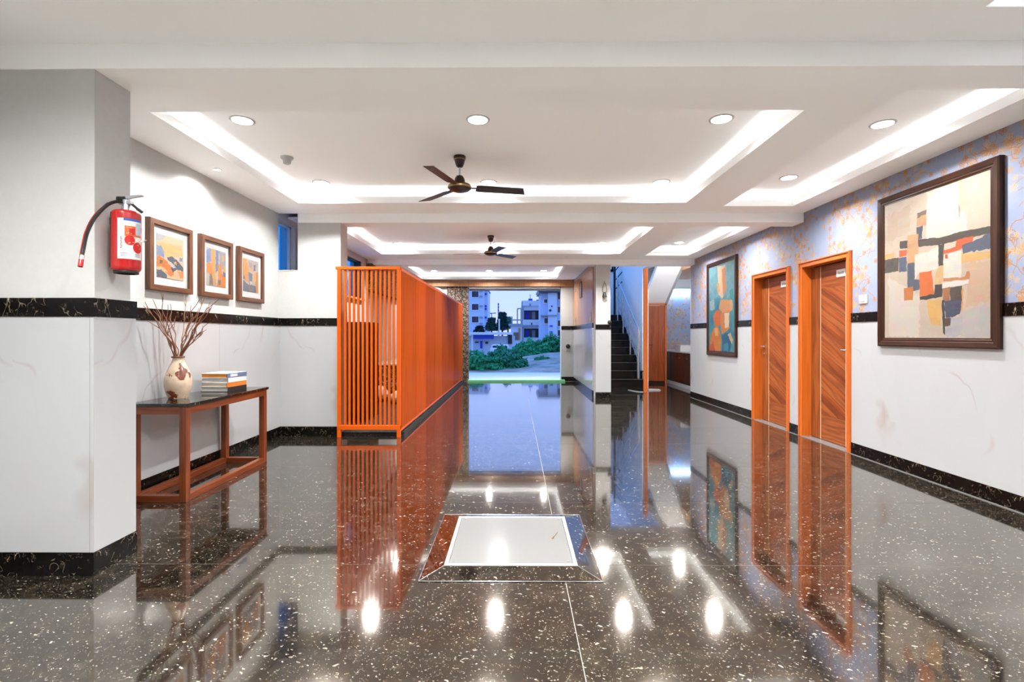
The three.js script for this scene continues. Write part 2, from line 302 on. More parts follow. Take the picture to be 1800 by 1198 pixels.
{ // far end of the lobby
  const w = structGroup('wall_end');
  part(w, 'stone_cladding', bx(-1.86, -1.27, -0.02, 2.60, 13.5, 13.62), M.mosaic);
  part(w, 'plaster', [bx(XL - 0.2, -1.86, -0.02, 2.62, 13.55, 13.75), bx(1.25, 1.62, -0.02, 2.60, 13.5, 13.75), bx(XL - 0.2, 1.83, 2.60, HU + 0.2, 13.56, 13.75)], M.plaster);
  part(w, 'marble_panel', bx(1.26, 1.58, 0.12, 1.40, 13.485, 13.5), M.marble);
  struct('lintel', bx(XL, 1.58, 2.575, 2.735, 13.42, 13.56), M.lintel);
  struct('trim_6', [bx(1.26, 1.58, 1.40, 1.50, 13.478, 13.5)], M.black);
  struct('baseboard_end', [bx(1.26, 1.58, 0, 0.12, 13.476, 13.5)], M.black);
  struct('threshold', bx(-1.27, 1.34, 0, 0.045, 13.28, 13.5), phy({ color: hex(140, 236, 168), roughness: 0.3 }));
  // rolled-up shutter
  const s = thing('rolling_shutter', 'grey rolled-up metal shutter box under the timber lintel over the far opening', 'shutter', [0, 2.5, -13.6]);
  part(s, 'shutter_box', rb(2.5, 0.075, 0.12, -0.01, 0.04, 0, 0.02), M.steel);
  part(s, 'bottom_rail', rb(2.5, 0.03, 0.05, -0.01, -0.012, 0.02, 0.008), M.iron);
}
{ // block on the right of the far lobby and its pillar
  const w = structGroup('wall_lobby');
  const x = 1.58;
  part(w, 'plaster', bx(x + 0.02, 1.83, -0.02, HU + 0.2, 10.1, 13.75), M.plaster);
  const gl = phy({ map: marbleTex, roughness: 0.14, ior: 1.5 });
  for (const [a, b] of [[10.1, 11.2], [11.204, 12.4], [12.404, 13.48]]) part(w, 'marble_panel', bx(x, x + 0.02, 0.12, 1.40, a, b), gl);
  const lam = [phy({ map: lintelTex, color: hex(236, 226, 220), roughness: 0.3 }), phy({ map: lintelTex, color: hex(255, 250, 244), roughness: 0.3 })];
  [[10.1, 10.9], [10.905, 11.7], [11.705, 12.5], [12.505, 13.48]].forEach(([a, b], i) => part(w, 'wood_panel', bx(x, x + 0.02, 1.5, 2.66, a, b), lam[i % 2]));
  struct('trim_7', bx(x - 0.006, x + 0.02, 1.40, 1.50, 10.1, 13.48), M.black);
  struct('baseboard_lobby', bx(x - 0.008, x + 0.02, 0, 0.12, 10.1, 13.48), M.black);
  const p = structGroup('pillar_right');
  part(p, 'plaster', bx(1.60, 1.89, -0.02, 2.645, 9.82, 10.1), M.plaster);
  part(p, 'marble_panel', bx(1.595, 1.895, 0.12, 1.36, 9.8, 9.82), M.marble);
  struct('trim_8', bx(1.59, 1.90, 1.36, 1.46, 9.795, 9.82), M.black);
  struct('baseboard_column', bx(1.59, 1.90, 0, 0.12, 9.793, 9.82), M.black);
}
{ // stairwell and the passage beside it
  const B = M.ceiling;
  struct('wall_stair_left', bx(1.83, 1.89, -0.02, 3.9, 10.1, 16.2), B);
  struct('wall_stair_right', [bx(3.17, 3.32, -0.02, 3.9, 12.35, 16.2), bx(3.17, 3.32, 2.9, 3.9, 10.1, 12.35)], B);
  struct('wall_stair_end', [bx(1.89, 3.17, -0.02, 3.3, 16.05, 16.2), bx(1.89, 3.17, 3.8, 3.9, 16.0, 16.2), bx(1.89, 2.0, 3.3, 3.8, 16.0, 16.2)], B);
  struct('wall_stair_front', bx(1.89, 3.17, HU, 3.9, 9.95, 10.1), B);
  const w = structGroup('window_3');
  part(w, 'window_frame', [bx(2.0, 3.17, 3.3, 3.38, 16.0, 16.08), bx(2.0, 3.17, 3.72, 3.8, 16.0, 16.08), bx(2.0, 2.05, 3.3, 3.8, 16.0, 16.08), bx(3.12, 3.17, 3.3, 3.8, 16.0, 16.08), bx(2.56, 2.61, 3.38, 3.72, 16.0, 16.08)], M.iron);
  part(w, 'pane', bx(2.05, 3.12, 3.38, 3.72, 16.1, 16.108), phy({ color: 0xffffff, roughness: 0.02, transmission: 1, thickness: 0 }));
  struct('wall_passage', [bx(3.32, 5.2, -0.02, 3.1, 13.4, 13.6), bx(4.95, 5.15, -0.02, 3.1, 9.8, 13.4), bx(XR + 0.22, 5.15, -0.02, 3.1, 9.8, 10.0)], B);
  struct('wallpaper', bx(3.92, 4.95, 0.86, 2.42, 13.39, 13.4), M.wallpaper);
  struct('ceiling_passage', [bx(3.9, 5.2, 2.76, 2.95, 10.05, 13.6), bx(3.32, 5.2, 3.2, 3.4, 9.9, 13.6)], std({ color: hex(196, 150, 110), roughness: 0.8 }));
  // underside of the upper stair flight
  const sl = (x0, x1, t, o) => { const g = poly([[12.84, 2.075 + o], [10.6, 3.455 + o], [10.6, 3.455 + o + t], [12.84, 2.075 + o + t]], x1 - x0); g.rotateY(Math.PI / 2); g.translate(x0, 0, 0); return boxUV(g); };
  struct('stair_soffit', sl(3.32, 3.88, 0.14, 0), B);
  struct('trim_9', sl(3.88, 3.94, 0.22, -0.015), M.white);
}
// ---------------------------------------------------------------- beams and ceilings
struct('beam_front', bx(XL, XR, 2.622, HU + 0.05, 2.55, 2.79), M.ceiling);
struct('beam_middle', bx(-2.69, XR, 2.635, HU + 0.05, 6.11, 6.36), M.ceiling);
struct('beam_rear', bx(XL, XR + 0.2, 2.645, HU + 0.05, 9.80, 10.1), M.ceiling);
struct('ceiling_slab', [bx(XL - 0.2, XR + 0.22, HU, HU + 0.2, ZB - 0.2, 9.95), bx(XL - 0.2, 1.83, HU, HU + 0.2, 9.95, 13.75)], M.ceiling);
function area(x, h, d, w, l, intensity, color, dir) {
  const a = new THREE.RectAreaLight(color, intensity, w, l); a.position.copy(P(x, h, d));
  a.lookAt(P(x + dir[0], h + dir[1], d + dir[2])); scene.add(a); return a;
}
function bay(x0, x1, d0, d1, trays) {
  const c = structGroup('ceiling');
  const s = new THREE.Shape([[x0, d0], [x1, d0], [x1, d1], [x0, d1]].map((p) => new THREE.Vector2(...p)));
  for (const t of trays) s.holes.push(new THREE.Path([[t[0], t[2]], [t[0], t[3]], [t[1], t[3]], [t[1], t[2]]].map((p) => new THREE.Vector2(...p))));
  const g = new THREE.ExtrudeGeometry(s, { depth: 0.02, bevelEnabled: false }); g.rotateX(-Math.PI / 2); g.translate(0, HC, 0);
  part(c, 'dropped_board', boxUV(g), M.ceiling);
  const k = 0.015, e = 0.13;
  for (const [a, b, p, q, m] of trays) {
    part(c, 'tray_lip', [bx(a - k, a, HC + 0.019, HC + 0.075, p - k, q + k), bx(b, b + k, HC + 0.019, HC + 0.075, p - k, q + k), bx(a, b, HC + 0.019, HC + 0.075, p - k, p), bx(a, b, HC + 0.019, HC + 0.075, q, q + k)], M.ceiling);
    part(c, 'cove_side', [bx(a - e - 0.02, a - e, HC + 0.02, HU, p - e, q + e), bx(b + e, b + e + 0.02, HC + 0.02, HU, p - e, q + e), bx(a - e, b + e, HC + 0.02, HU, p - e - 0.02, p - e), bx(a - e, b + e, HC + 0.02, HU, q + e, q + e + 0.02)], M.ceiling);
    const y = HC + 0.03, o = 0.06;
    for (const [X0, X1, D0, D1] of [[a - o - 0.007, a - o + 0.007, p, q], [b + o - 0.007, b + o + 0.007, p, q], [a, b, p - o - 0.007, p - o + 0.007], [a, b, q + o - 0.007, q + o + 0.007]]) {
      part(c, 'led_strip', bx(X0, X1, HC + 0.02, y, D0, D1), M.led);
      const li = new THREE.RectAreaLight(WARM, L_COVE * (m || 1), X1 - X0, D1 - D0); li.position.copy(P((X0 + X1) / 2, y + 0.003, (D0 + D1) / 2)); li.rotation.x = Math.PI / 2; scene.add(li);
    }
  }
}
bay(XL, XR, ZB, 2.55, [[-2.3, 1.6, -1.8, 2.1, 2], [2.16, 3.25, -1.8, 2.287, 2]]);
bay(XL, XR, 2.79, 6.11, [[-2.47, 1.94, 3.33, 5.63], [2.43, 3.24, 2.96, 5.79]]);
bay(XL, XR, 6.36, 9.80, [[-2.47, 1.93, 6.8, 9.15], [2.45, 3.26, 6.7, 9.35]]);
bay(XL, 1.6, 10.1, 13.56, [[-2.47, 1.1, 10.5, 13.22]]);
// ---------------------------------------------------------------- ceiling fittings
const lampLens = new THREE.CircleGeometry(0.078, 40); lampLens.rotateX(Math.PI / 2);
function downlight(x, d, label, h = HU, r = 0.085, pw = L_DOWN) {
  const t = thing('downlight', label, 'ceiling light', [x, h, -d], 0, 'round recessed downlights');
  part(t, 'trim_ring', lathe([[r * 0.88, -0.0055], [r * 0.97, -0.007], [r * 1.06, -0.004], [r * 1.09, 0]], 40), M.white);
  const g = lampLens.clone(); g.scale(r / 0.085, 1, r / 0.085); g.translate(0, -0.004, 0);
  part(t, 'lens', g, M.lens);
  const sp = new THREE.SpotLight(WARM, pw * r * r * 2.56, 0, 1.33, 0.6); sp.position.copy(P(x, h - 0.012, d)); sp.target.position.copy(P(x, 0, d)); sp.castShadow = true; sp.shadow.radius = r * 32; scene.add(sp, sp.target);
}
for (const [x, s] of [[-2.13, 'left'], [-0.29, 'middle'], [1.6, 'right']]) {
  downlight(x, 3.85, `${s} round downlight of the front row in the tray above the near fan`);
  downlight(x, 5.42, `${s} round downlight of the back row in the tray of the near fan`);
  downlight(x, 9.02, `${s} round downlight of the back row in the tray of the farther fan`);
  downlight(x, 7.3, `${s} round downlight of the row just behind the middle beam`);
}
downlight(2.92, 3.95, 'nearer round downlight in the narrow tray along the papered wall');
downlight(2.91, 5.28, 'farther round downlight in the narrow tray before the middle beam');
downlight(2.96, 8.95, 'round downlight in the far narrow tray above the tall teal painting');
downlight(2.93, 7.3, 'round downlight in the far narrow tray just behind the middle beam');
for (const [x, s] of [[-2.1, 'left'], [-0.67, 'middle'], [0.74, 'right']]) downlight(x, 13.02 - 0.2, `${s} round downlight of the last row over the far opening`);
for (const [x, d, s] of [[-1.9, -0.8, 'left rear'], [-0.3, -0.8, 'middle rear'], [1.2, -0.8, 'right rear'], [-1.9, 1.2, 'left front'], [-0.3, 1.2, 'middle front'], [1.2, 1.2, 'right front'], [2.7, 1.0, 'wall side front'], [2.7, -0.8, 'wall side rear']]) downlight(x, d, `${s} round downlight in the ceiling of the near bay beside the camera`, HU, 0.085, L_DOWN * 1.42);
downlight(-2.71, 4.48, 'small spotlight in the low ceiling edge above the three small pictures', HC, 0.035, L_SPOT);
{
  const t = thing('smoke_detector', 'white round smoke detector on the tray ceiling above the small pictures', 'smoke detector', [-2.15, HU, -4.65]);
  part(t, 'base', lathe([[0, -0.022], [0.05, -0.02], [0.057, -0.01], [0.058, 0]], 32), M.white);
  part(t, 'sensor_head', lathe([[0, -0.065], [0.026, -0.065], [0.034, -0.058], [0.038, -0.03], [0.04, -0.02]], 32), M.white);
}
function fan(label, x, d, rot) {
  const t = thing('ceiling_fan', label, 'ceiling fan', [x, HU, -d]);
  part(t, 'canopy', lathe([[0.013, -0.105], [0.03, -0.1], [0.042, -0.07], [0.05, -0.035], [0.056, -0.03], [0.058, -0.005], [0.055, 0], [0, 0]]), M.fanBrown);
  part(t, 'canopy_band', lathe([[0.051, -0.036], [0.0545, -0.034], [0.0555, -0.026], [0.0555, -0.022]]), M.brass);
  part(t, 'downrod', cyl(0.009, 0.009, 0.12, 0, -0.15, 0), M.steel);
  part(t, 'rod_cover', lathe([[0.052, -0.262], [0.05, -0.235], [0.045, -0.21], [0.03, -0.185], [0.012, -0.178], [0, -0.178]]), M.fanBrown);
  part(t, 'motor', lathe([[0, -0.335], [0.05, -0.332], [0.09, -0.318], [0.108, -0.3], [0.112, -0.285], [0.1, -0.268], [0.07, -0.26], [0.04, -0.258], [0, -0.258]]), M.fanBrown);
  part(t, 'motor_ring', lathe([[0.1085, -0.304], [0.114, -0.298], [0.114, -0.288], [0.1085, -0.28]]), M.brass);
  for (let k = 0; k < 3; k++) {
    const g = poly([[0.155, -0.052], [0.2, -0.06], [0.6, -0.06], [0.64, 0.06], [0.2, 0.06], [0.155, 0.052]], 0.004); // x out, y across
    g.rotateX(-Math.PI / 2); g.rotateX(-0.2); g.translate(0, -0.295, 0);
    const b = part(t, 'blade', g, M.fanBlade); b.rotation.y = rot + k * Math.PI * 2 / 3;
    const br = rb(0.11, 0.006, 0.035, 0.14, -0.292, 0, 0.002); br.rotateX(0); part(b, 'blade_arm', br, M.fanBrown);
  }
}
fan('brown three-blade ceiling fan in the nearer tray', -0.52, 4.64, 12 * Math.PI / 180);
fan('smaller-looking brown ceiling fan in the tray beyond the middle beam', -0.41, 8.33, 50 * Math.PI / 180);

// ---------------------------------------------------------------- doors
function clipY(pts, lo, hi) {
  const cut = (ps, inside, yv) => { const out = []; ps.forEach((p, i) => { const q = ps[(i + 1) % ps.length], a = inside(p), b = inside(q); if (a) out.push(p); if (a !== b) { const t = (yv - p[1]) / (q[1] - p[1]); out.push([p[0] + (q[0] - p[0]) * t, yv]); } }); return out; };
  return cut(cut(pts, (p) => p[1] >= lo, lo), (p) => p[1] <= hi, hi);
}
function door(d0, d1, handleSide, marks) {
  const t = structGroup(handleSide > 0 ? 'door_1' : 'door_2'), w = d1 - d0;
  t.position.copy(P(XR, 0, (d0 + d1) / 2)); t.rotation.y = -Math.PI / 2;
  const f = 0.068;
  const jamb = (s) => { const g = [rb(f, DH, 0.13, s * (w / 2 - f / 2), DH / 2, -0.04, 0.006), rb(0.016, DH, 0.02, s * (w / 2 - 0.012), DH / 2, 0.026, 0.005)]; return g; };
  part(t, 'door_jamb', jamb(-1), M.doorFrame); part(t, 'door_jamb', jamb(1), M.doorFrame);
  const hd = [rb(w - 2 * f, f, 0.13, 0, DH - f / 2, -0.04, 0.006), rb(w - 0.042, 0.016, 0.02, 0, DH - 0.012, 0.026, 0.005)];
  part(t, 'door_head', hd.map((g) => { const uv = g.attributes.uv; for (let i = 0; i < uv.count; i++) uv.setXY(i, uv.getY(i), uv.getX(i)); return g; }), M.doorFrame);
  const lw = w - 2 * f - 0.006, lh = DH - f - 0.02, z = -0.09, x0 = -lw / 2, xa = x0 + 0.19, xb = lw / 2 - 0.17;
  const leaf = part(t, 'door_leaf', rb(lw, lh, 0.035, 0, lh / 2 + 0.012, z - 0.022, 0.003), M.walnut);
  const face = (g, m) => { g.translate(0, 0, z - 0.005); return part(leaf, 'plank', g, m); };
  face(poly([[x0 + 0.002, 0.014], [xa - 0.004, 0.014], [xa - 0.004, lh + 0.01], [x0 + 0.002, lh + 0.01]], 0.004), M.walnut);
  face(poly([[xb + 0.004, 0.014], [lw / 2 - 0.002, 0.014], [lw / 2 - 0.002, lh + 0.01], [xb + 0.004, lh + 0.01]], 0.004), M.walnut2);
  const turnUV = (g, a) => { const uv = g.attributes.uv, c = Math.cos(a), s = Math.sin(a); for (let i = 0; i < uv.count; i++) { const u = uv.getX(i), v = uv.getY(i); uv.setXY(i, u * c - v * s, u * s + v * c); } return g; };
  for (const [a, b] of [[1.8, 1.93], [1.933, lh + 0.01], [0.014, 0.16], [0.163, 0.3]]) face(turnUV(poly([[xa + 0.003, a], [xb - 0.003, a], [xb - 0.003, b], [xa + 0.003, b]], 0.004), Math.PI / 2), b > 1 ? M.walnut3 : M.walnut);
  const drop = 0.23, st = 0.085, tones = [M.walnut3, M.walnut, M.walnut2, M.walnut3, M.walnut];
  for (let k = 0, y = 0.3 ; y < 1.8 + drop; y += st, k++) {
    const p = clipY([[xa + 0.003, y], [xb - 0.003, y - drop], [xb - 0.003, y - drop + st - 0.003], [xa + 0.003, y + st - 0.003]], 0.303, 1.797);
    if (p.length > 2) face(turnUV(poly(p, 0.004), Math.PI / 2 + 0.5), tones[k % 5]);
  }
  part(leaf, 'inlay_strip', rb(0.009, lh, 0.008, xa, lh / 2 + 0.012, z - 0.003, 0.002), M.inlay);
  part(leaf, 'inlay_strip', rb(0.009, lh, 0.008, xb, lh / 2 + 0.012, z - 0.003, 0.002), M.inlay);
  const hx = handleSide > 0 ? lw / 2 - 0.055 : x0 + 0.055, dir = -Math.sign(hx);
  part(leaf, 'door_handle', [bar(new THREE.Vector3(hx, 1.08, z), new THREE.Vector3(hx, 1.08, z + 0.05), 0.01), bar(new THREE.Vector3(hx, 1.08, z + 0.045), new THREE.Vector3(hx + dir * 0.12, 1.08, z + 0.05), 0.009), cyl(0.024, 0.024, 0.01, 0, 0, 0).rotateX(Math.PI / 2).translate(hx, 1.08, z + 0.004)], M.steel);
  part(leaf, 'keyhole_plate', cyl(0.02, 0.02, 0.01, 0, 0, 0).rotateX(Math.PI / 2).translate(hx, 0.97, z + 0.004), M.steel);
  const sg = poly([[xb - 0.15, 1.9], [xb + 0.0, 1.9], [xb + 0.0, 1.98], [xb - 0.15, 1.98]], 0.006); sg.translate(0, 0, z);
  const uv = sg.attributes.uv; for (let i = 0; i < uv.count; i++) uv.setXY(i, (uv.getX(i) - xb + 0.15) / 0.15, (uv.getY(i) - 1.9) / 0.08);
  part(leaf, 'door_sign', sg, std({ map: marks, roughness: 0.4 }));
  struct('door_sill', bx(XR - 0.012, XR + 0.2, -0.001, 0.008, d0, d1), M.whiteGloss);
  part(t, 'door_shadow_board', bx(-w / 2, w / 2, 0.0, DH, 0.17, 0.18), M.iron);
}
const signTex = (n) => canv(192, 96, (c, w, h) => {
  c.fillStyle = '#f2f1ee'; c.fillRect(0, 0, w, h); c.strokeStyle = '#3a3a3c'; c.lineCap = 'round';
  for (let k = 0; k < 5; k++) { c.lineWidth = 7; const x = 34 + k * 27 + n * 3, y = 30 + ((k * 7 + n * 5) % 9); c.beginPath(); c.moveTo(x, y + 34); c.lineTo(x + 5, y); c.lineTo(x + 14, y + 12 * (k % 3)); c.lineTo(x + 15, y + 33); c.stroke(); }
});
door(...DOORS[0], 1, signTex(0));
door(...DOORS[1], -1, signTex(1));

// ---------------------------------------------------------------- pictures
const art = {};
function dabs(c, w, h, n, cols, smin, smax, al) { for (let i = 0; i < n; i++) { c.fillStyle = rgb(cols[(rnd() * cols.length) | 0], al); c.beginPath(); c.ellipse(rnd() * w, rnd() * h, rr(smin, smax), rr(smin, smax) * 0.6, rnd() * 3, 0, 6.3); c.fill(); } }
function rough(c, pts, col, j = 2.2) {                              // a painted patch with an uneven brush edge
  const e = []; pts.forEach((p, i) => { const q = pts[(i + 1) % pts.length], n = Math.max(2, Math.hypot(q[0] - p[0], q[1] - p[1]) / 14 | 0); for (let k = 0; k < n; k++) e.push([p[0] + (q[0] - p[0]) * k / n + rr(-j, j), p[1] + (q[1] - p[1]) * k / n + rr(-j, j)]); });
  c.fillStyle = rgb(col, 0.93); c.beginPath(); e.forEach((p, i) => i ? c.lineTo(...p) : c.moveTo(...p)); c.fill();
  c.save(); c.clip(); const xs = pts.map((p) => p[0]), ys = pts.map((p) => p[1]), a = Math.min(...xs), b = Math.max(...xs), t = Math.min(...ys), u = Math.max(...ys);
  for (let k = 0; k < 26; k++) { c.fillStyle = rgb(col.map((v) => v + rr(-34, 34)), 0.22); c.fillRect(rr(a - 10, b), rr(t - 10, u), rr(8, (b - a) * 0.6 + 10), rr(3, (u - t) * 0.25 + 6)); }
  c.restore();
}
art.blocks = canv(640, 744, (c, w, h) => {
  c.fillStyle = rgb([222, 208, 192]); c.fillRect(0, 0, w, h);
  dabs(c, w, h, 500, [[226, 196, 176], [234, 226, 214], [206, 190, 174], [228, 214, 198], [216, 186, 164]], 20, 110, 0.12);
  // sheet coordinates taken on the painting's own face: u from its left edge, v from its top
  const S = (x, y) => { const X = 1500 + x / 2.604 - 905, D = 3.51 * 870 / X, Dl = 3.51 * 870 / (1500 + 130 / 2.604 - 905), Dr = 3.51 * 870 / (1500 + 619 / 2.604 - 905), top = 480 - (x - 130) * 0.344; return [(Dl - D) / (Dl - Dr) * w, (y - top) / (1078 - top) * h]; };
  const R = (pts, col, j) => rough(c, pts.map((p) => S(...p)), col, j);
  R([[325, 420], [465, 372], [470, 500], [505, 520], [505, 600], [320, 640]], [238, 230, 219], 6); R([[150, 800], [290, 880], [290, 1070], [150, 1070]], [232, 226, 214], 9);
  R([[500, 740], [615, 720], [615, 900], [505, 940]], [224, 190, 160], 12); R([[490, 950], [615, 920], [615, 1070], [490, 1072]], [206, 202, 200], 12); R([[140, 520], [250, 480], [250, 600], [140, 640]], [214, 188, 168], 14);
  R([[200, 640], [380, 622], [500, 590], [618, 570], [618, 604], [500, 626], [400, 652], [200, 674]], [74, 64, 56]);
  R([[470, 480], [474, 480], [474, 530], [470, 530]], [214, 120, 70], 2); R([[278, 514], [322, 500], [320, 568], [278, 572]], [206, 158, 112]); R([[280, 510], [322, 500], [321, 515], [280, 535]], [120, 104, 92], 3); R([[276, 575], [304, 570], [302, 628], [278, 634]], [78, 82, 96]);
  R([[460, 632], [538, 612], [530, 645], [470, 680], [398, 698], [400, 680], [455, 664]], [226, 92, 36]); R([[487, 652], [535, 640], [620, 600], [620, 672], [487, 694]], [84, 94, 120], 6); R([[480, 697], [618, 682], [618, 715], [480, 738]], [240, 190, 118]);
  R([[132, 724], [195, 712], [195, 774], [132, 784]], [86, 82, 76]); R([[132, 700], [175, 690], [175, 714], [132, 722]], [238, 190, 126]); R([[196, 714], [232, 708], [232, 774], [196, 780]], [88, 102, 132]); R([[198, 684], [232, 676], [232, 706], [198, 712]], [226, 104, 48]); R([[235, 612], [285, 606], [285, 734], [235, 742]], [222, 174, 122]);
  R([[268, 700], [320, 690], [376, 662], [378, 760], [340, 772], [285, 788], [270, 812]], [241, 234, 224]); R([[376, 655], [402, 650], [398, 748], [378, 750]], [66, 58, 50]); R([[235, 742], [268, 735], [268, 812], [290, 812], [290, 858], [236, 866]], [86, 96, 116]);
  R([[288, 782], [345, 773], [357, 878], [292, 888]], [238, 116, 40]); R([[290, 888], [357, 878], [360, 836], [395, 830], [395, 890], [320, 902], [292, 906]], [58, 52, 48]); R([[378, 752], [400, 748], [400, 830], [360, 834], [360, 800]], [232, 192, 136]);
  R([[400, 700], [480, 682], [482, 808], [400, 816]], [241, 234, 226]); R([[408, 698], [420, 696], [420, 716], [408, 718]], [196, 92, 44], 2); R([[400, 806], [500, 800], [505, 774], [522, 774], [520, 808], [400, 822]], [206, 136, 84]); R([[392, 825], [515, 812], [515, 830], [470, 840], [392, 850]], [246, 242, 236], 3);
  R([[218, 850], [262, 845], [260, 905], [220, 908]], [216, 132, 62]); R([[398, 850], [430, 846], [430, 906], [398, 910]], [176, 116, 72]); R([[430, 846], [485, 838], [485, 905], [430, 908]], [84, 68, 58]); R([[402, 908], [485, 900], [476, 966], [440, 980], [410, 986]], [68, 74, 104]); R([[484, 850], [492, 848], [490, 950], [482, 955]], [238, 168, 80], 3);
  R([[325, 906], [390, 898], [388, 1022], [345, 1012], [328, 960]], [242, 190, 108]); R([[392, 905], [404, 905], [406, 1062], [396, 1052]], [52, 48, 50], 3); R([[412, 990], [485, 972], [485, 1066], [412, 1072]], [198, 196, 204], 8); R([[400, 985], [435, 985], [432, 1020], [404, 1022]], [92, 66, 50]);
});
art.figure = canv(512, 704, (c, w, h) => {
  c.fillStyle = rgb([92, 158, 178]); c.fillRect(0, 0, w, h);
  dabs(c, w, h * 0.45, 260, [[150, 190, 205], [120, 176, 196], [168, 200, 206], [96, 176, 170]], 14, 60, 0.25);
  c.save(); c.translate(0, h * 0.4); dabs(c, w, h * 0.6, 360, [[34, 132, 160], [40, 150, 160], [26, 104, 148], [60, 168, 176]], 14, 60, 0.28); c.restore();
  const S = (x, y) => { const X = 1220 + x / 3.153 - 905, D = 3.51 * 870 / X, Dl = 3.51 * 870 / (1220 + 75 / 3.153 - 905), Dr = 3.51 * 870 / (1220 + 220 / 3.153 - 905), top = 155 - (x - 75) * 0.345, bot = 622 + (x - 75) * 0.09; return [(Dl - D) / (Dl - Dr) * w, (y - top) / (bot - top) * h]; };
  const R = (pts, col, j) => rough(c, pts.map((p) => S(...p)), col, j);
  R([[122, 146], [166, 134], [168, 280], [152, 330], [128, 300], [124, 220]], [236, 206, 172], 6); R([[148, 160], [166, 150], [170, 270], [156, 320], [150, 240]], [232, 140, 58], 5); R([[120, 240], [134, 240], [136, 290], [124, 290]], [238, 168, 84], 5);
  R([[140, 340], [160, 330], [205, 338], [208, 392], [190, 404], [150, 408], [132, 384]], [232, 160, 96], 6); R([[190, 345], [206, 335], [209, 385], [196, 395]], [226, 176, 130], 4);
  R([[98, 430], [112, 400], [134, 384], [142, 420], [140, 482], [110, 486]], [232, 112, 36], 6); R([[140, 410], [192, 398], [190, 500], [150, 530], [142, 500]], [230, 134, 54], 6); R([[162, 412], [188, 405], [186, 488], [164, 496]], [240, 218, 196], 5);
  R([[78, 620], [84, 540], [104, 490], [124, 482], [140, 530], [144, 560], [142, 628]], [236, 136, 44], 6); R([[78, 600], [100, 570], [110, 625], [78, 622]], [214, 82, 32], 6); R([[106, 500], [124, 496], [128, 540], [110, 540]], [244, 182, 110], 5);
  R([[148, 535], [180, 520], [200, 560], [196, 625], [150, 628]], [34, 96, 148], 8); R([[180, 530], [196, 520], [210, 560], [204, 590]], [226, 190, 150], 5); R([[156, 590], [182, 580], [186, 622], [158, 626]], [58, 150, 180], 7); R([[80, 345], [104, 335], [108, 390], [84, 394]], [168, 190, 200], 8); R([[88, 240], [104, 240], [104, 285], [88, 285]], [138, 160, 176], 8); R([[190, 280], [214, 270], [212, 330], [196, 330]], [46, 158, 160], 8);
});
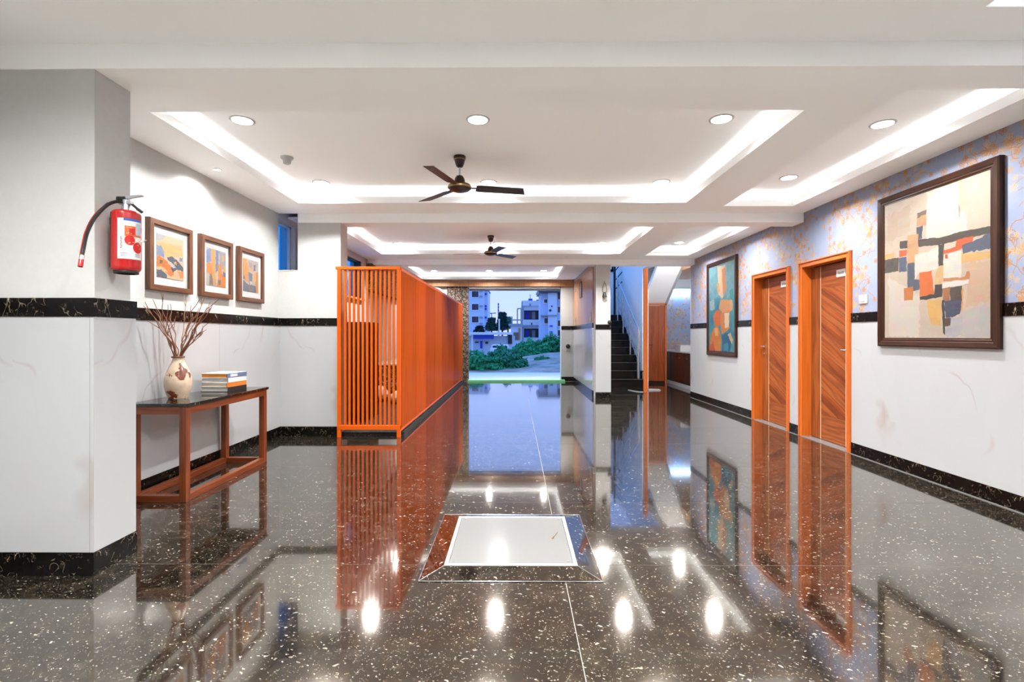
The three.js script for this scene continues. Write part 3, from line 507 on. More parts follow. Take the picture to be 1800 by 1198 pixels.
function blobs(kind) {
  return canv(320, 352, (c, w, h) => {
    const warm = [[244, 176, 90], [240, 146, 60], [246, 196, 120], [236, 120, 46]], cool = [[112, 124, 150], [140, 158, 196], [88, 96, 120], [176, 182, 196]], pale = [[226, 206, 180], [214, 208, 204], [236, 216, 186]];
    c.fillStyle = rgb(kind === 0 ? [238, 208, 162] : [196, 190, 190]); c.fillRect(0, 0, w, h); dabs(c, w, h, 120, pale, 12, 50, 0.3);
    const R = (p, col) => rough(c, p.map((q) => [q[0] * w, q[1] * h]), col, 5);
    if (kind === 0) {
      R([[0, 0], [0.35, 0], [0.2, 0.12], [0, 0.16]], [196, 196, 200]); R([[0.05, 0.2], [0.9, 0.15], [0.95, 0.4], [0.4, 0.48], [0.1, 0.4]], [244, 198, 128]); R([[0, 0.27], [0.16, 0.27], [0.27, 0.4], [0.25, 0.53], [0, 0.5]], [142, 160, 200]);
      R([[0, 0.5], [0.22, 0.54], [0.5, 0.66], [0.62, 0.8], [0.62, 0.96], [0.44, 0.92], [0.2, 0.8], [0, 0.75]], [240, 132, 46]); R([[0.1, 0.6], [0.2, 0.6], [0.2, 0.68], [0.1, 0.68]], [104, 96, 92]); R([[0.36, 0.5], [0.56, 0.46], [0.78, 0.55], [0.98, 0.66], [1, 0.78], [0.74, 0.74], [0.58, 0.84], [0.5, 0.72], [0.62, 0.64], [0.4, 0.58]], [84, 92, 116]);
      R([[0.32, 0.55], [0.5, 0.6], [0.72, 0.7], [0.6, 0.74], [0.4, 0.64]], [214, 214, 218]); R([[0.6, 0.57], [0.7, 0.56], [0.72, 0.64], [0.62, 0.64]], [244, 176, 96]); R([[0, 0.82], [0.2, 0.83], [0.34, 0.92], [0.36, 1], [0, 1]], [86, 94, 118]); R([[0.84, 0.44], [0.95, 0.44], [0.96, 0.54], [0.84, 0.54]], [120, 142, 186]);
      R([[0.76, 0.8], [1, 0.76], [1, 0.92], [0.86, 0.96]], [244, 156, 72]); R([[0.04, 0.72], [0.3, 0.78], [0.4, 0.84], [0.2, 0.84]], [246, 206, 150]); R([[0.55, 0.9], [0.78, 0.86], [0.72, 1], [0.58, 1]], [240, 206, 156]);
    } else if (kind === 1) {
      R([[0, 0.05], [0.22, 0], [0.22, 0.35], [0, 0.42]], [140, 158, 200]); R([[0.24, 0], [0.42, 0], [0.44, 0.5], [0.46, 0.95], [0.34, 0.98], [0.22, 0.6]], [242, 174, 96]); R([[0.46, 0], [0.62, 0.02], [0.58, 0.55], [0.46, 0.62]], [124, 142, 184]); R([[0, 0.42], [0.22, 0.38], [0.3, 0.66], [0.2, 0.72], [0, 0.64]], [240, 150, 70]);
      R([[0.62, 0.02], [1, 0.05], [1, 0.5], [0.7, 0.5]], [172, 170, 180]); R([[0.78, 0.12], [0.9, 0.12], [0.92, 0.26], [0.8, 0.28]], [242, 178, 108]); R([[0.56, 0.4], [0.72, 0.36], [0.8, 0.62], [1, 0.7], [1, 1], [0.52, 1], [0.6, 0.74]], [242, 146, 62]); R([[0.58, 0.84], [0.74, 0.78], [0.72, 0.92], [0.6, 0.96]], [130, 130, 134]); R([[0.16, 0.68], [0.26, 0.66], [0.34, 0.98], [0.12, 0.98]], [136, 132, 128]); R([[0.86, 0.4], [1, 0.38], [1, 0.62], [0.9, 0.6]], [242, 172, 100]); R([[0.84, 0.55], [1, 0.6], [1, 0.7], [0.86, 0.68]], [116, 126, 150]);
    } else {
      R([[0, 0], [0.2, 0], [0.34, 0.3], [0.3, 0.72], [0.06, 0.64], [0, 0.5]], [244, 172, 96]); R([[0.3, 0.05], [0.6, 0.1], [0.56, 0.3], [0.36, 0.24]], [186, 180, 178]); R([[0.4, 0.24], [0.56, 0.26], [0.58, 0.36], [0.44, 0.36]], [240, 186, 126]); R([[0.66, 0.14], [0.8, 0.12], [0.8, 0.3], [0.68, 0.32]], [128, 136, 156]); R([[0.34, 0.4], [0.58, 0.42], [0.58, 0.8], [0.36, 0.76]], [136, 144, 168]);
      R([[0.62, 0.44], [0.78, 0.36], [0.8, 0.6], [0.68, 0.72], [0.6, 0.62]], [244, 200, 142]); R([[0.4, 0.66], [0.58, 0.66], [0.58, 0.76], [0.42, 0.76]], [226, 222, 220]); R([[0, 0.68], [0.34, 0.78], [0.82, 0.78], [0.86, 1], [0, 1]], [126, 132, 150]); R([[0.84, 0.36], [1, 0.34], [1, 1], [0.86, 1], [0.82, 0.7]], [242, 156, 78]); R([[0.36, 0.84], [0.64, 0.84], [0.62, 0.98], [0.38, 0.98]], [148, 142, 136]); R([[0.02, 0.5], [0.12, 0.6], [0.1, 0.66], [0, 0.62]], [130, 130, 140]);
    }
    dabs(c, w, h, 90, kind === 0 ? pale : cool, 2, 9, 0.16);
  });
}
function flatUV(g) { g.computeBoundingBox(); const b = g.boundingBox, uv = g.attributes.uv, p = g.attributes.position; for (let i = 0; i < p.count; i++) uv.setXY(i, (p.getX(i) - b.min.x) / (b.max.x - b.min.x), (p.getY(i) - b.min.y) / (b.max.y - b.min.y)); return g; }
// four mitred lengths of moulding; prof = [in from the outer edge, height off the wall]
function moulding(parent, w, h, prof, m, name) {
  for (let s = 0; s < 4; s++) {
    const L = s % 2 ? h : w, H2 = (s % 2 ? w : h) / 2, pos = [], n = prof.length;
    const at = (k, e) => { const [i, z] = prof[k]; return [e * (L / 2 - i), H2 - i, z]; };
    const quad = (a, b, c, d) => pos.push(...a, ...b, ...c, ...a, ...c, ...d);
    for (let k = 0; k < n - 1; k++) quad(at(k, -1), at(k + 1, -1), at(k + 1, 1), at(k, 1));
    const g = new THREE.BufferGeometry(); g.setAttribute('position', new THREE.Float32BufferAttribute(pos, 3)); g.computeVertexNormals();
    const uv = []; for (let i = 0; i < pos.length; i += 3) uv.push(pos[i + 1] + pos[i + 2], pos[i]); g.setAttribute('uv', new THREE.Float32BufferAttribute(uv, 2));
    g.rotateZ(-s * Math.PI / 2); part(parent, name, g, m);
  }
}
function bigPicture(name, label, tex, w, h, d, y) {
  const t = thing(name, label, 'painting', [XR, y, -d], -Math.PI / 2);
  moulding(t, w, h, [[0, 0], [0, 0.038], [0.012, 0.045], [0.045, 0.04], [0.05, 0.034], [0.064, 0.034], [0.07, 0.028], [0.078, 0.03], [0.082, 0.02]], M.darkWood, 'frame_moulding');
  part(t, 'back_board', rb(w - 0.02, h - 0.02, 0.012, 0, 0, 0.008, 0.002), M.iron);
  part(t, 'canvas', flatUV(rb(w - 0.15, h - 0.15, 0.012, 0, 0, 0.02, 0.002)), std({ map: tex, color: hex(178, 175, 172), roughness: 0.6 }));
}
bigPicture('painting', 'large square abstract painting of orange, blue and brown blocks in a dark frame', art.blocks, 1.21, 1.41, 4.215, 1.845);
bigPicture('painting', 'tall teal and orange abstract figure painting in a dark frame beside the doors', art.figure, 1.21, 1.645, 8.495, 1.715);
function smallPicture(d, w, h, kind, label) {
  const t = thing('framed_print', label, 'picture', [XL, 1.895, -d], Math.PI / 2, 'three small framed prints above the console table');
  moulding(t, w, h, [[0, 0], [0, 0.04], [0.004, 0.044], [0.042, 0.044], [0.046, 0.04], [0.046, 0.016]], M.pictureWood, 'frame_moulding');
  part(t, 'back_board', rb(w - 0.02, h - 0.02, 0.01, 0, 0, 0.007, 0.002), M.iron);
  part(t, 'mount', rb(w - 0.085, h - 0.085, 0.006, 0, 0, 0.017, 0.001), M.paper);
  part(t, 'print', flatUV(rb(w - 0.2, h - 0.22, 0.004, 0, 0, 0.021, 0.001)), std({ map: blobs(kind), color: hex(178, 175, 173), roughness: 0.7 }));
}
smallPicture(4.16, 0.525, 0.575, 0, 'small framed print of orange and grey hills, nearest the fire extinguisher');
smallPicture(4.80, 0.51, 0.575, 1, 'small framed print of upright orange and blue streaks, middle of three');
smallPicture(5.43, 0.51, 0.575, 2, 'small framed print of pale orange and grey shapes, nearest the corner window');

// ---------------------------------------------------------------- console table, vase, twigs, books
{
  const x0 = -2.87, x1 = -2.445, d0 = 3.66, d1 = 4.86, q = 0.052, H = 0.735;
  const t = thing('console_table', 'reddish-brown wooden console table with a black stone top against the left wall', 'table', [(x0 + x1) / 2, 0, -(d0 + d1) / 2]);
  const w = x1 - x0, l = d1 - d0;
  part(t, 'table_top', rb(w + 0.03, 0.024, l + 0.02, 0, H - 0.012, 0, 0.004), M.graniteTop, 'black polished stone top');
  for (const sx of [-1, 1]) for (const sz of [-1, 1]) part(t, 'leg', rb(q, H - 0.024, q, sx * (w / 2 - q / 2), (H - 0.024) / 2, sz * (l / 2 - q / 2), 0.003), M.tableWood);
  const rail = (g) => { const uv = g.attributes.uv; for (let i = 0; i < uv.count; i++) uv.setXY(i, uv.getY(i), uv.getX(i)); return g; };
  for (const s of [-1, 1]) {
    part(t, 'apron_rail', rail(rb(q * 0.9, 0.058, l - 2 * q, s * (w / 2 - q / 2), H - 0.024 - 0.029, 0, 0.003)), M.tableWood);
    part(t, 'apron_rail', rail(rb(w - 2 * q, 0.058, q * 0.9, 0, H - 0.024 - 0.029, s * (l / 2 - q / 2), 0.003)), M.tableWood);
    part(t, 'bottom_rail', rail(rb(q * 0.9, 0.05, l - 2 * q, s * (w / 2 - q / 2), 0.025, 0, 0.003)), M.tableWood);
    part(t, 'bottom_rail', rail(rb(w - 2 * q, 0.05, q * 0.9, 0, 0.025, s * (l / 2 - q / 2), 0.003)), M.tableWood);
  }
  // vase
  const vtex = pix(512, 512, 1, 1, (u, v) => {
    const a = fbm(u, v, 7, 7, 4, 401), b = fbm(u, v, 24, 24, 3, 403), e = fbm(u, v, 5, 5, 3, 405); let c = mixc([214, 186, 156], [232, 212, 188], b);
    c = mixc(c, [190, 150, 118], Math.max(0, e - 0.5) * 1.6); if (a > 0.615) c = mixc([142, 66, 32], [104, 44, 20], b); else if (a > 0.6) c = mixc(c, [110, 60, 36], 0.7); return c;
  });
  const vx = -2.735, vd = 4.0;
  const v = thing('vase', 'mottled cream and rust ceramic vase holding dry twigs on the console table', 'vase', [vx, H, -vd]);
  const prof = [[0, 0], [0.072, 0], [0.08, 0.008], [0.098, 0.045], [0.11, 0.09], [0.113, 0.13], [0.106, 0.175], [0.088, 0.225], [0.065, 0.27], [0.05, 0.3], [0.045, 0.318], [0.05, 0.328]];
  part(v, 'body', lathe(new THREE.SplineCurve(prof.map((p) => new THREE.Vector2(...p))).getPoints(60).map((p) => [Math.max(0, p.x * 0.86), Math.max(0, p.y)]), 48), phy({ map: vtex, roughness: 0.35, clearcoat: 0.3, clearcoatRoughness: 0.2 }));
  part(v, 'rim', lathe([[0.04, 0.326], [0.046, 0.325], [0.049, 0.331], [0.046, 0.338], [0.04, 0.338], [0.036, 0.33], [0.035, 0.28], [0, 0.2]], 48), std({ color: hex(112, 60, 34), roughness: 0.5 }));
  for (let k = 0; k < 19; k++) {
    const a = k === 3 ? 0.15 : k * 2.399 + rr(-0.3, 0.3), lean = k === 3 ? 1.1 : rr(0.2, 1.0), len = rr(0.44, 0.68) * (lean > 0.9 ? 0.7 : 1), o = thing('dry_twig', k === 3 ? 'single thin twig leaning out lowest to the right of the mottled vase' : k % 3 ? 'dark brown forked twig standing in the mottled vase' : 'pale brown forked twig standing in the mottled vase', 'twig', [vx + Math.cos(a) * 0.014, H + 0.21, -vd + Math.sin(a) * 0.014], 0, 'dry twigs in the vase');
    let p = new THREE.Vector3(0, 0, 0), dir = new THREE.Vector3(Math.cos(a) * 0.1, 1, Math.sin(a) * 0.1).normalize();
    const want = new THREE.Vector3(Math.cos(a) * lean, 1, Math.sin(a) * lean * 0.8).normalize(), pts = [p.clone()], gs = [];
    const n = 9; for (let i = 0; i < n; i++) { const st = i < 2 ? 0.065 : (len / n); if (i >= 2) dir.lerp(want, 0.65); p = p.clone().addScaledVector(dir, st); if (i >= 2) p.add(new THREE.Vector3(rr(-1, 1), rr(-0.3, 0.3), rr(-1, 1)).multiplyScalar(0.014)); pts.push(p); }
    const taper = (ps, r0, r1) => { const cv = new THREE.CatmullRomCurve3(ps), m = ps.length * 3, g = new THREE.TubeGeometry(cv, m, 1, 6, false), pa = g.attributes.position; for (let i = 0; i <= m; i++) { const c0 = cv.getPointAt(i / m), r = r0 + (r1 - r0) * i / m; for (let j = 0; j <= 6; j++) { const id = i * 7 + j; pa.setXYZ(id, c0.x + (pa.getX(id) - c0.x) * r, c0.y + (pa.getY(id) - c0.y) * r, c0.z + (pa.getZ(id) - c0.z) * r); } } return g.toNonIndexed(); };
    gs.push(taper(pts, 0.0056, 0.002));
    for (const i of [5, 6, 8]) if (rnd() < 0.6) { const s = pts[i], sd = want.clone().add(new THREE.Vector3(rr(-0.9, 0.9), rr(0, 0.5), rr(-0.7, 0.7))).normalize(), l2 = rr(0.06, 0.15); gs.push(taper([s, s.clone().addScaledVector(sd, l2 * 0.5).add(new THREE.Vector3(rr(-0.01, 0.01), 0, 0)), s.clone().addScaledVector(sd, l2)], 0.0034, 0.0014)); }
    part(o, 'stem', gs, k % 3 ? M.twig : M.twig2);
  }
  // books, bottom to top
  const specs = [['black-spined book at the bottom of the stack on the console table', [34, 34, 36], [222, 220, 214], 0.25, 0.285, 0.02], ['white book with an orange spine above the black-spined one in the stack', [232, 128, 40], [226, 214, 194], 0.245, 0.28, -0.02], ['plain white book under the topmost one in the stack', [228, 228, 226], [206, 206, 206], 0.25, 0.275, 0.01], ['orange-edged book with a blue and grey spine on top of the stack', [98, 116, 150], [226, 146, 62], 0.25, 0.28, -0.015]];
  let y = H;
  specs.forEach(([label, cov, pg, bw, bl, tw], i) => {
    const th = 0.041, b = thing('book', label, 'book', [-2.685, y, -4.555], tw - 0.06, 'stack of books on the console table'), cm = std({ color: hex(...cov), roughness: 0.45 }), wm = std({ color: hex(238, 236, 232), roughness: 0.45 });
    part(b, 'page_block', rb(bw - 0.014, th - 0.008, bl - 0.012, -0.004, th / 2, 0, 0.002), std({ color: hex(...pg), roughness: 0.85 }));
    part(b, 'cover', [rb(bw, 0.0035, bl, 0, 0.00175, 0, 0.001), rb(bw, 0.0035, bl, 0, th - 0.00175, 0, 0.001)], i === 0 ? cm : wm);
    part(b, 'spine', rb(0.004, th, bl, bw / 2 - 0.001, th / 2, 0, 0.0015), cm);
    if (i === 3) part(b, 'spine_label', rb(0.002, th * 0.6, 0.1, bw / 2 + 0.0015, th / 2, 0.05, 0.0005), std({ color: hex(206, 208, 212), roughness: 0.5 }));
    y += th + 0.0005;
  });
}
// ---------------------------------------------------------------- fire extinguisher
{
  const x = -2.104, d = 2.665, y = 1.585;
  const t = thing('fire_extinguisher', 'red fire extinguisher with a black hose hung on the white pillar', 'fire extinguisher', [x, y, -d]);
  const r = 0.068;
  part(t, 'cylinder', lathe([[0, 0.006], [0.04, 0.006], [0.05, 0], [0.06, 0.004], [r - 0.002, 0.014], [r, 0.026], [r, 0.306], [r - 0.003, 0.317], [r - 0.011, 0.325], [0.04, 0.329], [0.026, 0.332], [0.02, 0.335], [0, 0.335]], 48), M.red);
  part(t, 'foot_ring', lathe([[0.042, -0.012], [0.055, -0.012], [0.057, 0.004], [0.042, 0.006]], 32), M.iron);
  part(t, 'seam_strip', bar(new THREE.Vector3(-0.05, 0.02, 0.048), new THREE.Vector3(-0.036, 0.31, 0.0585), 0.0024), M.iron);
  part(t, 'valve', [cyl(0.02, 0.024, 0.03, 0, 0.345, 0), cyl(0.017, 0.017, 0.03, 0, 0.372, 0), rb(0.075, 0.022, 0.026, 0.0, 0.372, 0, 0.006)], M.steel);
  part(t, 'valve_cap', rb(0.05, 0.022, 0.03, -0.022, 0.394, 0, 0.006), M.rubber);
  const lev = poly([[-0.02, 0.385], [0.03, 0.398], [0.09, 0.408], [0.088, 0.414], [0.02, 0.41], [-0.02, 0.402]], 0.02); lev.translate(0, 0, -0.01);
  part(t, 'lever', lev, M.steel);
  part(t, 'carry_handle', [bar(new THREE.Vector3(0.02, 0.375, 0), new THREE.Vector3(0.075, 0.328, 0), 0.007), bar(new THREE.Vector3(0.06, 0.34, 0), new THREE.Vector3(0.085, 0.322, 0), 0.0085)], M.rubber);
  const hp = [[-0.01, 0.372, 0.0], [-0.024, 0.374, 0.022], [-0.04, 0.35, 0.065], [-0.056, 0.267, 0.13], [-0.041, 0.17, 0.198], [-0.01, 0.08, 0.255], [0.0, 0.04, 0.275]].map((p) => new THREE.Vector3(...p));
  part(t, 'hose', tube(hp, 0.0085, 60, 12), M.rubber);
  const e = hp[6], dn = new THREE.Vector3(0.12, -1, 0.3).normalize();
  part(t, 'hose_collar', bar(e.clone().addScaledVector(dn, -0.004), e.clone().addScaledVector(dn, 0.02), 0.0105, 16), M.steel);
  part(t, 'nozzle', bar(e.clone().addScaledVector(dn, 0.019), e.clone().addScaledVector(dn, 0.055), 0.0105, 16), M.red);
  const hs = hp.map((p, i) => p.clone().add(new THREE.Vector3(-0.0062, 0.0045, 0.0035))).slice(2);
  part(t, 'hose_stripe', tube(hs, 0.0034, 50, 8), M.red);
  const lab = canv(256, 384, (c, w, h) => {
    c.fillStyle = '#e9e8e6'; c.fillRect(0, 0, w, h); c.fillStyle = '#1f5fc4'; c.fillRect(60, 0, w - 60, 22);
    c.fillStyle = '#d8672a'; c.fillRect(70, 70, 186, 100); c.fillStyle = '#cf1b16'; c.beginPath(); c.ellipse(120, 205, 52, 48, 0, 0, 6.3); c.fill(); c.beginPath(); c.ellipse(205, 270, 56, 54, 0, 0, 6.3); c.fill(); c.fillRect(110, 90, 60, 60); c.fillStyle = '#b7c4d8'; c.fillRect(180, 40, 70, 110);
    c.fillStyle = '#f0d8a0'; for (let k = 0; k < 16; k++) c.fillRect(80 + rnd() * 150, 80 + rnd() * 200, 10 + rnd() * 20, 5);
    c.fillStyle = '#55585c'; for (let k = 0; k < 7; k++) c.fillRect(26 + (k % 2) * 4, 180 + k * 16, 18, 9); for (let k = 0; k < 4; k++) c.fillRect(30, 326 + k * 11, 70 - k * 6, 4); for (let k = 0; k < 3; k++) c.fillRect(170, 330 + k * 12, 66, 5);
    c.fillStyle = '#f2f1ef'; c.beginPath(); c.moveTo(0, 300); c.quadraticCurveTo(120, 280, 170, 318); c.lineTo(170, 324); c.lineTo(0, 324); c.fill();
  });
  const lg = new THREE.CylinderGeometry(r + 0.0008, r + 0.0008, 0.215, 40, 1, true, 0.1, 1.7).toNonIndexed(); lg.translate(0, 0.17, 0);
  part(t, 'label', lg, std({ map: lab, roughness: 0.35, side: THREE.DoubleSide }));
  part(t, 'wall_bracket', [rb(0.014, 0.04, 0.04, -0.069, 0.27, 0, 0.003)], M.iron);
  part(t, 'seal_tag', [bar(new THREE.Vector3(0.064, 0.165, -0.01), new THREE.Vector3(0.1, 0.172, -0.01), 0.003), cyl(0.009, 0.009, 0.004, 0, 0, 0).rotateX(1.57).translate(0.084, 0.167, -0.008)], M.white);
}
// ---------------------------------------------------------------- floor access cover
{
  const t = thing('floor_access_cover', 'white access cover in a raised sloping granite frame in the middle of the floor', 'floor cover', [-0.0225, 0, -2.955]);
  const o = 0.465, i = 0.352, H = 0.03, e = 0.004;
  const slope = (s) => { const p = [[-o, e, o], [o, e, o], [i, H, i], [-i, H, i], [-o, 0, o], [o, 0, o]], F = [[0, 1, 2], [0, 2, 3], [4, 5, 1], [4, 1, 0]], pos = [], uv = []; F.forEach((f) => f.forEach((k) => { pos.push(...p[k]); uv.push(p[k][0] + s * 0.9, p[k][2] + s * 0.37 + p[k][1]); })); const g = new THREE.BufferGeometry(); g.setAttribute('position', new THREE.Float32BufferAttribute(pos, 3)); g.setAttribute('uv', new THREE.Float32BufferAttribute(uv, 2)); g.computeVertexNormals(); g.rotateY(s * Math.PI / 2); return g; };
  for (let s = 0; s < 4; s++) part(t, 'frame_slope', slope(s), M.granite);
  const ed = []; for (let s = 0; s < 4; s++) { const a = s * Math.PI / 2, R = (v) => v.applyAxisAngle(new THREE.Vector3(0, 1, 0), a); ed.push(bar(R(new THREE.Vector3(-o, e, o)), R(new THREE.Vector3(o, e, o)), 0.003, 8), bar(R(new THREE.Vector3(-o, e, o)), R(new THREE.Vector3(-i, H, i)), 0.0022, 8)); }
  part(t, 'metal_edging', ed, M.chrome);
  part(t, 'lid_rim', [rb(2 * i, H + 0.004, 0.02, 0, (H + 0.004) / 2, i - 0.01, 0.002), rb(2 * i, H + 0.004, 0.02, 0, (H + 0.004) / 2, -i + 0.01, 0.002), rb(0.02, H + 0.004, 2 * i - 0.04, i - 0.01, (H + 0.004) / 2, 0, 0.002), rb(0.02, H + 0.004, 2 * i - 0.04, -i + 0.01, (H + 0.004) / 2, 0, 0.002)], M.white);
  const lid = part(t, 'lid', rb(2 * i - 0.044, H, 2 * i - 0.044, 0, H / 2 + 0.001, 0, 0.002), M.whiteGloss);
  for (const sx of [-1, 1]) for (const sz of [-1, 1]) part(lid, 'screw', cyl(0.006, 0.006, 0.003, sx * (i - 0.045), H + 0.002, sz * (i - 0.05), 12), M.steel);
  part(lid, 'lift_pull', [bar(new THREE.Vector3(i - 0.1, H + 0.003, -0.01), new THREE.Vector3(i - 0.07, H + 0.003, -0.09), 0.0022), rb(0.014, 0.004, 0.008, i - 0.105, H + 0.003, 0.0, 0.0015)], M.brass);
}
// ---------------------------------------------------------------- orange screen, panels and what stands behind
{
  const x0 = -2.165, x1 = -1.393, d0 = 6.0, y0 = 0.095, y1 = 2.08;
  struct('kerb', [bx(XL + 0.04, x1 + 0.02, 0, 0.045, 6.12, 13.35)], std({ map: blackTex, roughness: 0.8 }));
  const t = thing('slatted_screen', 'orange upright slatted metal screen at the end of the long panelled partition', 'screen', [(x0 + x1) / 2, 0, -(d0 + 0.02)]);
  const w = x1 - x0;
  for (const s of [-1, 1]) part(t, 'post', rb(0.046, y1 - 0.0, 0.04, s * (w / 2 - 0.023), y1 / 2 + 0.0, 0, 0.004), M.orange);
  part(t, 'rail', rb(w + 0.02, 0.038, 0.042, -0.01, y1 - 0.019, 0.002, 0.004), M.orange);
  part(t, 'rail', rb(w, 0.055, 0.042, 0, y0 + 0.028, 0.002, 0.004), M.orange);
  for (let k = 0; k < 12; k++) part(t, 'slat', rb(0.027, y1 - 0.038 - y0 - 0.05, 0.02, -w / 2 + 0.046 + 0.028 + (k + 0.35) * (w - 0.12) / 12.1, (y1 + y0 + 0.012) / 2, -0.004, 0.003), M.orange);
  const p = thing('panelled_partition', 'long glossy orange panelled partition running along the hall to the opening', 'partition', [x1 - 0.02, 0, -9.58]);
  const e = [6.05, 6.95, 7.75, 8.6, 9.45, 10.3, 11.2, 12.1, 13.03];
  for (let k = 0; k < 8; k++) part(p, 'panel', rb(0.03, 1.93, e[k + 1] - e[k] - 0.016, 0.004, 0.1 + 0.965, 9.58 - (e[k] + e[k + 1]) / 2, 0.003), M.orangePanel[k % 4]);
  for (let k = 1; k < 8; k++) part(p, 'joint_strip', rb(0.012, 1.92, 0.03, -0.006, 1.06, 9.58 - e[k], 0.002), M.iron);
  part(p, 'top_rail', rb(0.045, 0.04, 7.0, 0, 2.05, 9.58 - 9.54, 0.005), M.orange);
  part(p, 'bottom_rail', rb(0.045, 0.03, 7.0, 0, 0.088, 9.58 - 9.54, 0.005), M.orange);
  part(p, 'end_post', rb(0.05, 2.02, 0.05, 0, 1.06, 9.58 - 13.05, 0.004), M.orange);
  for (let k = 1; k < 9; k++) part(p, 'foot', rb(0.03, 0.04, 0.03, 0, 0.064, 9.58 - e[k] + 0.02, 0.004), M.steel);
  const c = thing('storage_cabinet', 'tall black cabinet standing behind the left slats of the orange screen', 'cabinet', [-2.49, 0.045, -7.28]);
  part(c, 'carcass', rb(0.82, 1.39, 0.5, 0, 0.695, 0, 0.006), std({ color: hex(30, 27, 26), roughness: 0.4 }));
  for (const s of [-1, 1]) { const dr = part(c, 'door', rb(0.395, 1.34, 0.018, s * 0.2, 0.7, 0.258, 0.004), std({ color: hex(38, 34, 32), roughness: 0.35 })); part(dr, 'handle', rb(0.012, 0.14, 0.02, s * 0.03, 0.75, 0.276, 0.004), M.steel); }
  const pl = thing('stone_planter', 'low brown stone-clad ledge behind the right slats of the orange screen', 'planter', [-2.3, 0.045, -10.6]);
  part(pl, 'cladding', rb(1.1, 0.62, 2.2, 0, 0.31, 0, 0.01), M.mosaic); part(pl, 'coping', rb(1.14, 0.04, 2.24, 0, 0.64, 0, 0.008), M.marble);
  for (const [px, pd, r, lb] of [[-2.5, 9.0, 0.16, 'round brown boulder behind the screen, beside the stone ledge'], [-2.1, 8.75, 0.12, 'smaller grey boulder behind the screen, before the stone ledge']]) {
    const g = new THREE.IcosahedronGeometry(r, 3), q = g.attributes.position; for (let i = 0; i < q.count; i++) { const v = new THREE.Vector3().fromBufferAttribute(q, i), k = 0.82 + 0.36 * vn(v.x * 14 + 50, v.y * 14 + v.z * 9 + 50, 999, 999, 6); q.setXYZ(i, v.x * k * 1.2, Math.max(-r * 0.8, v.y * k), v.z * k); } g.computeVertexNormals();
    single('boulder', lb, 'rock', boxUV(g), M.soil, [px, 0.045 + r * 0.8, -pd]);
  }
  // arched niche at the far end
  const ar = structGroup('trim_10'), A = []; for (let k = 0; k <= 24; k++) { const a = Math.PI * k / 24; A.push(P(-2.32 + Math.cos(a) * 0.42, 2.22 + Math.sin(a) * 0.36, 13.5)); }
  part(ar, 'arch_moulding', tube([P(-1.9, 0.05, 13.5), P(-1.9, 1.4, 13.5), ...A, P(-2.74, 1.4, 13.5), P(-2.74, 0.05, 13.5)], 0.035, 120, 8), M.white);
  part(ar, 'niche_panel', bx(-2.74, -1.9, 0.05, 2.25, 13.52, 13.55), M.iron);
}
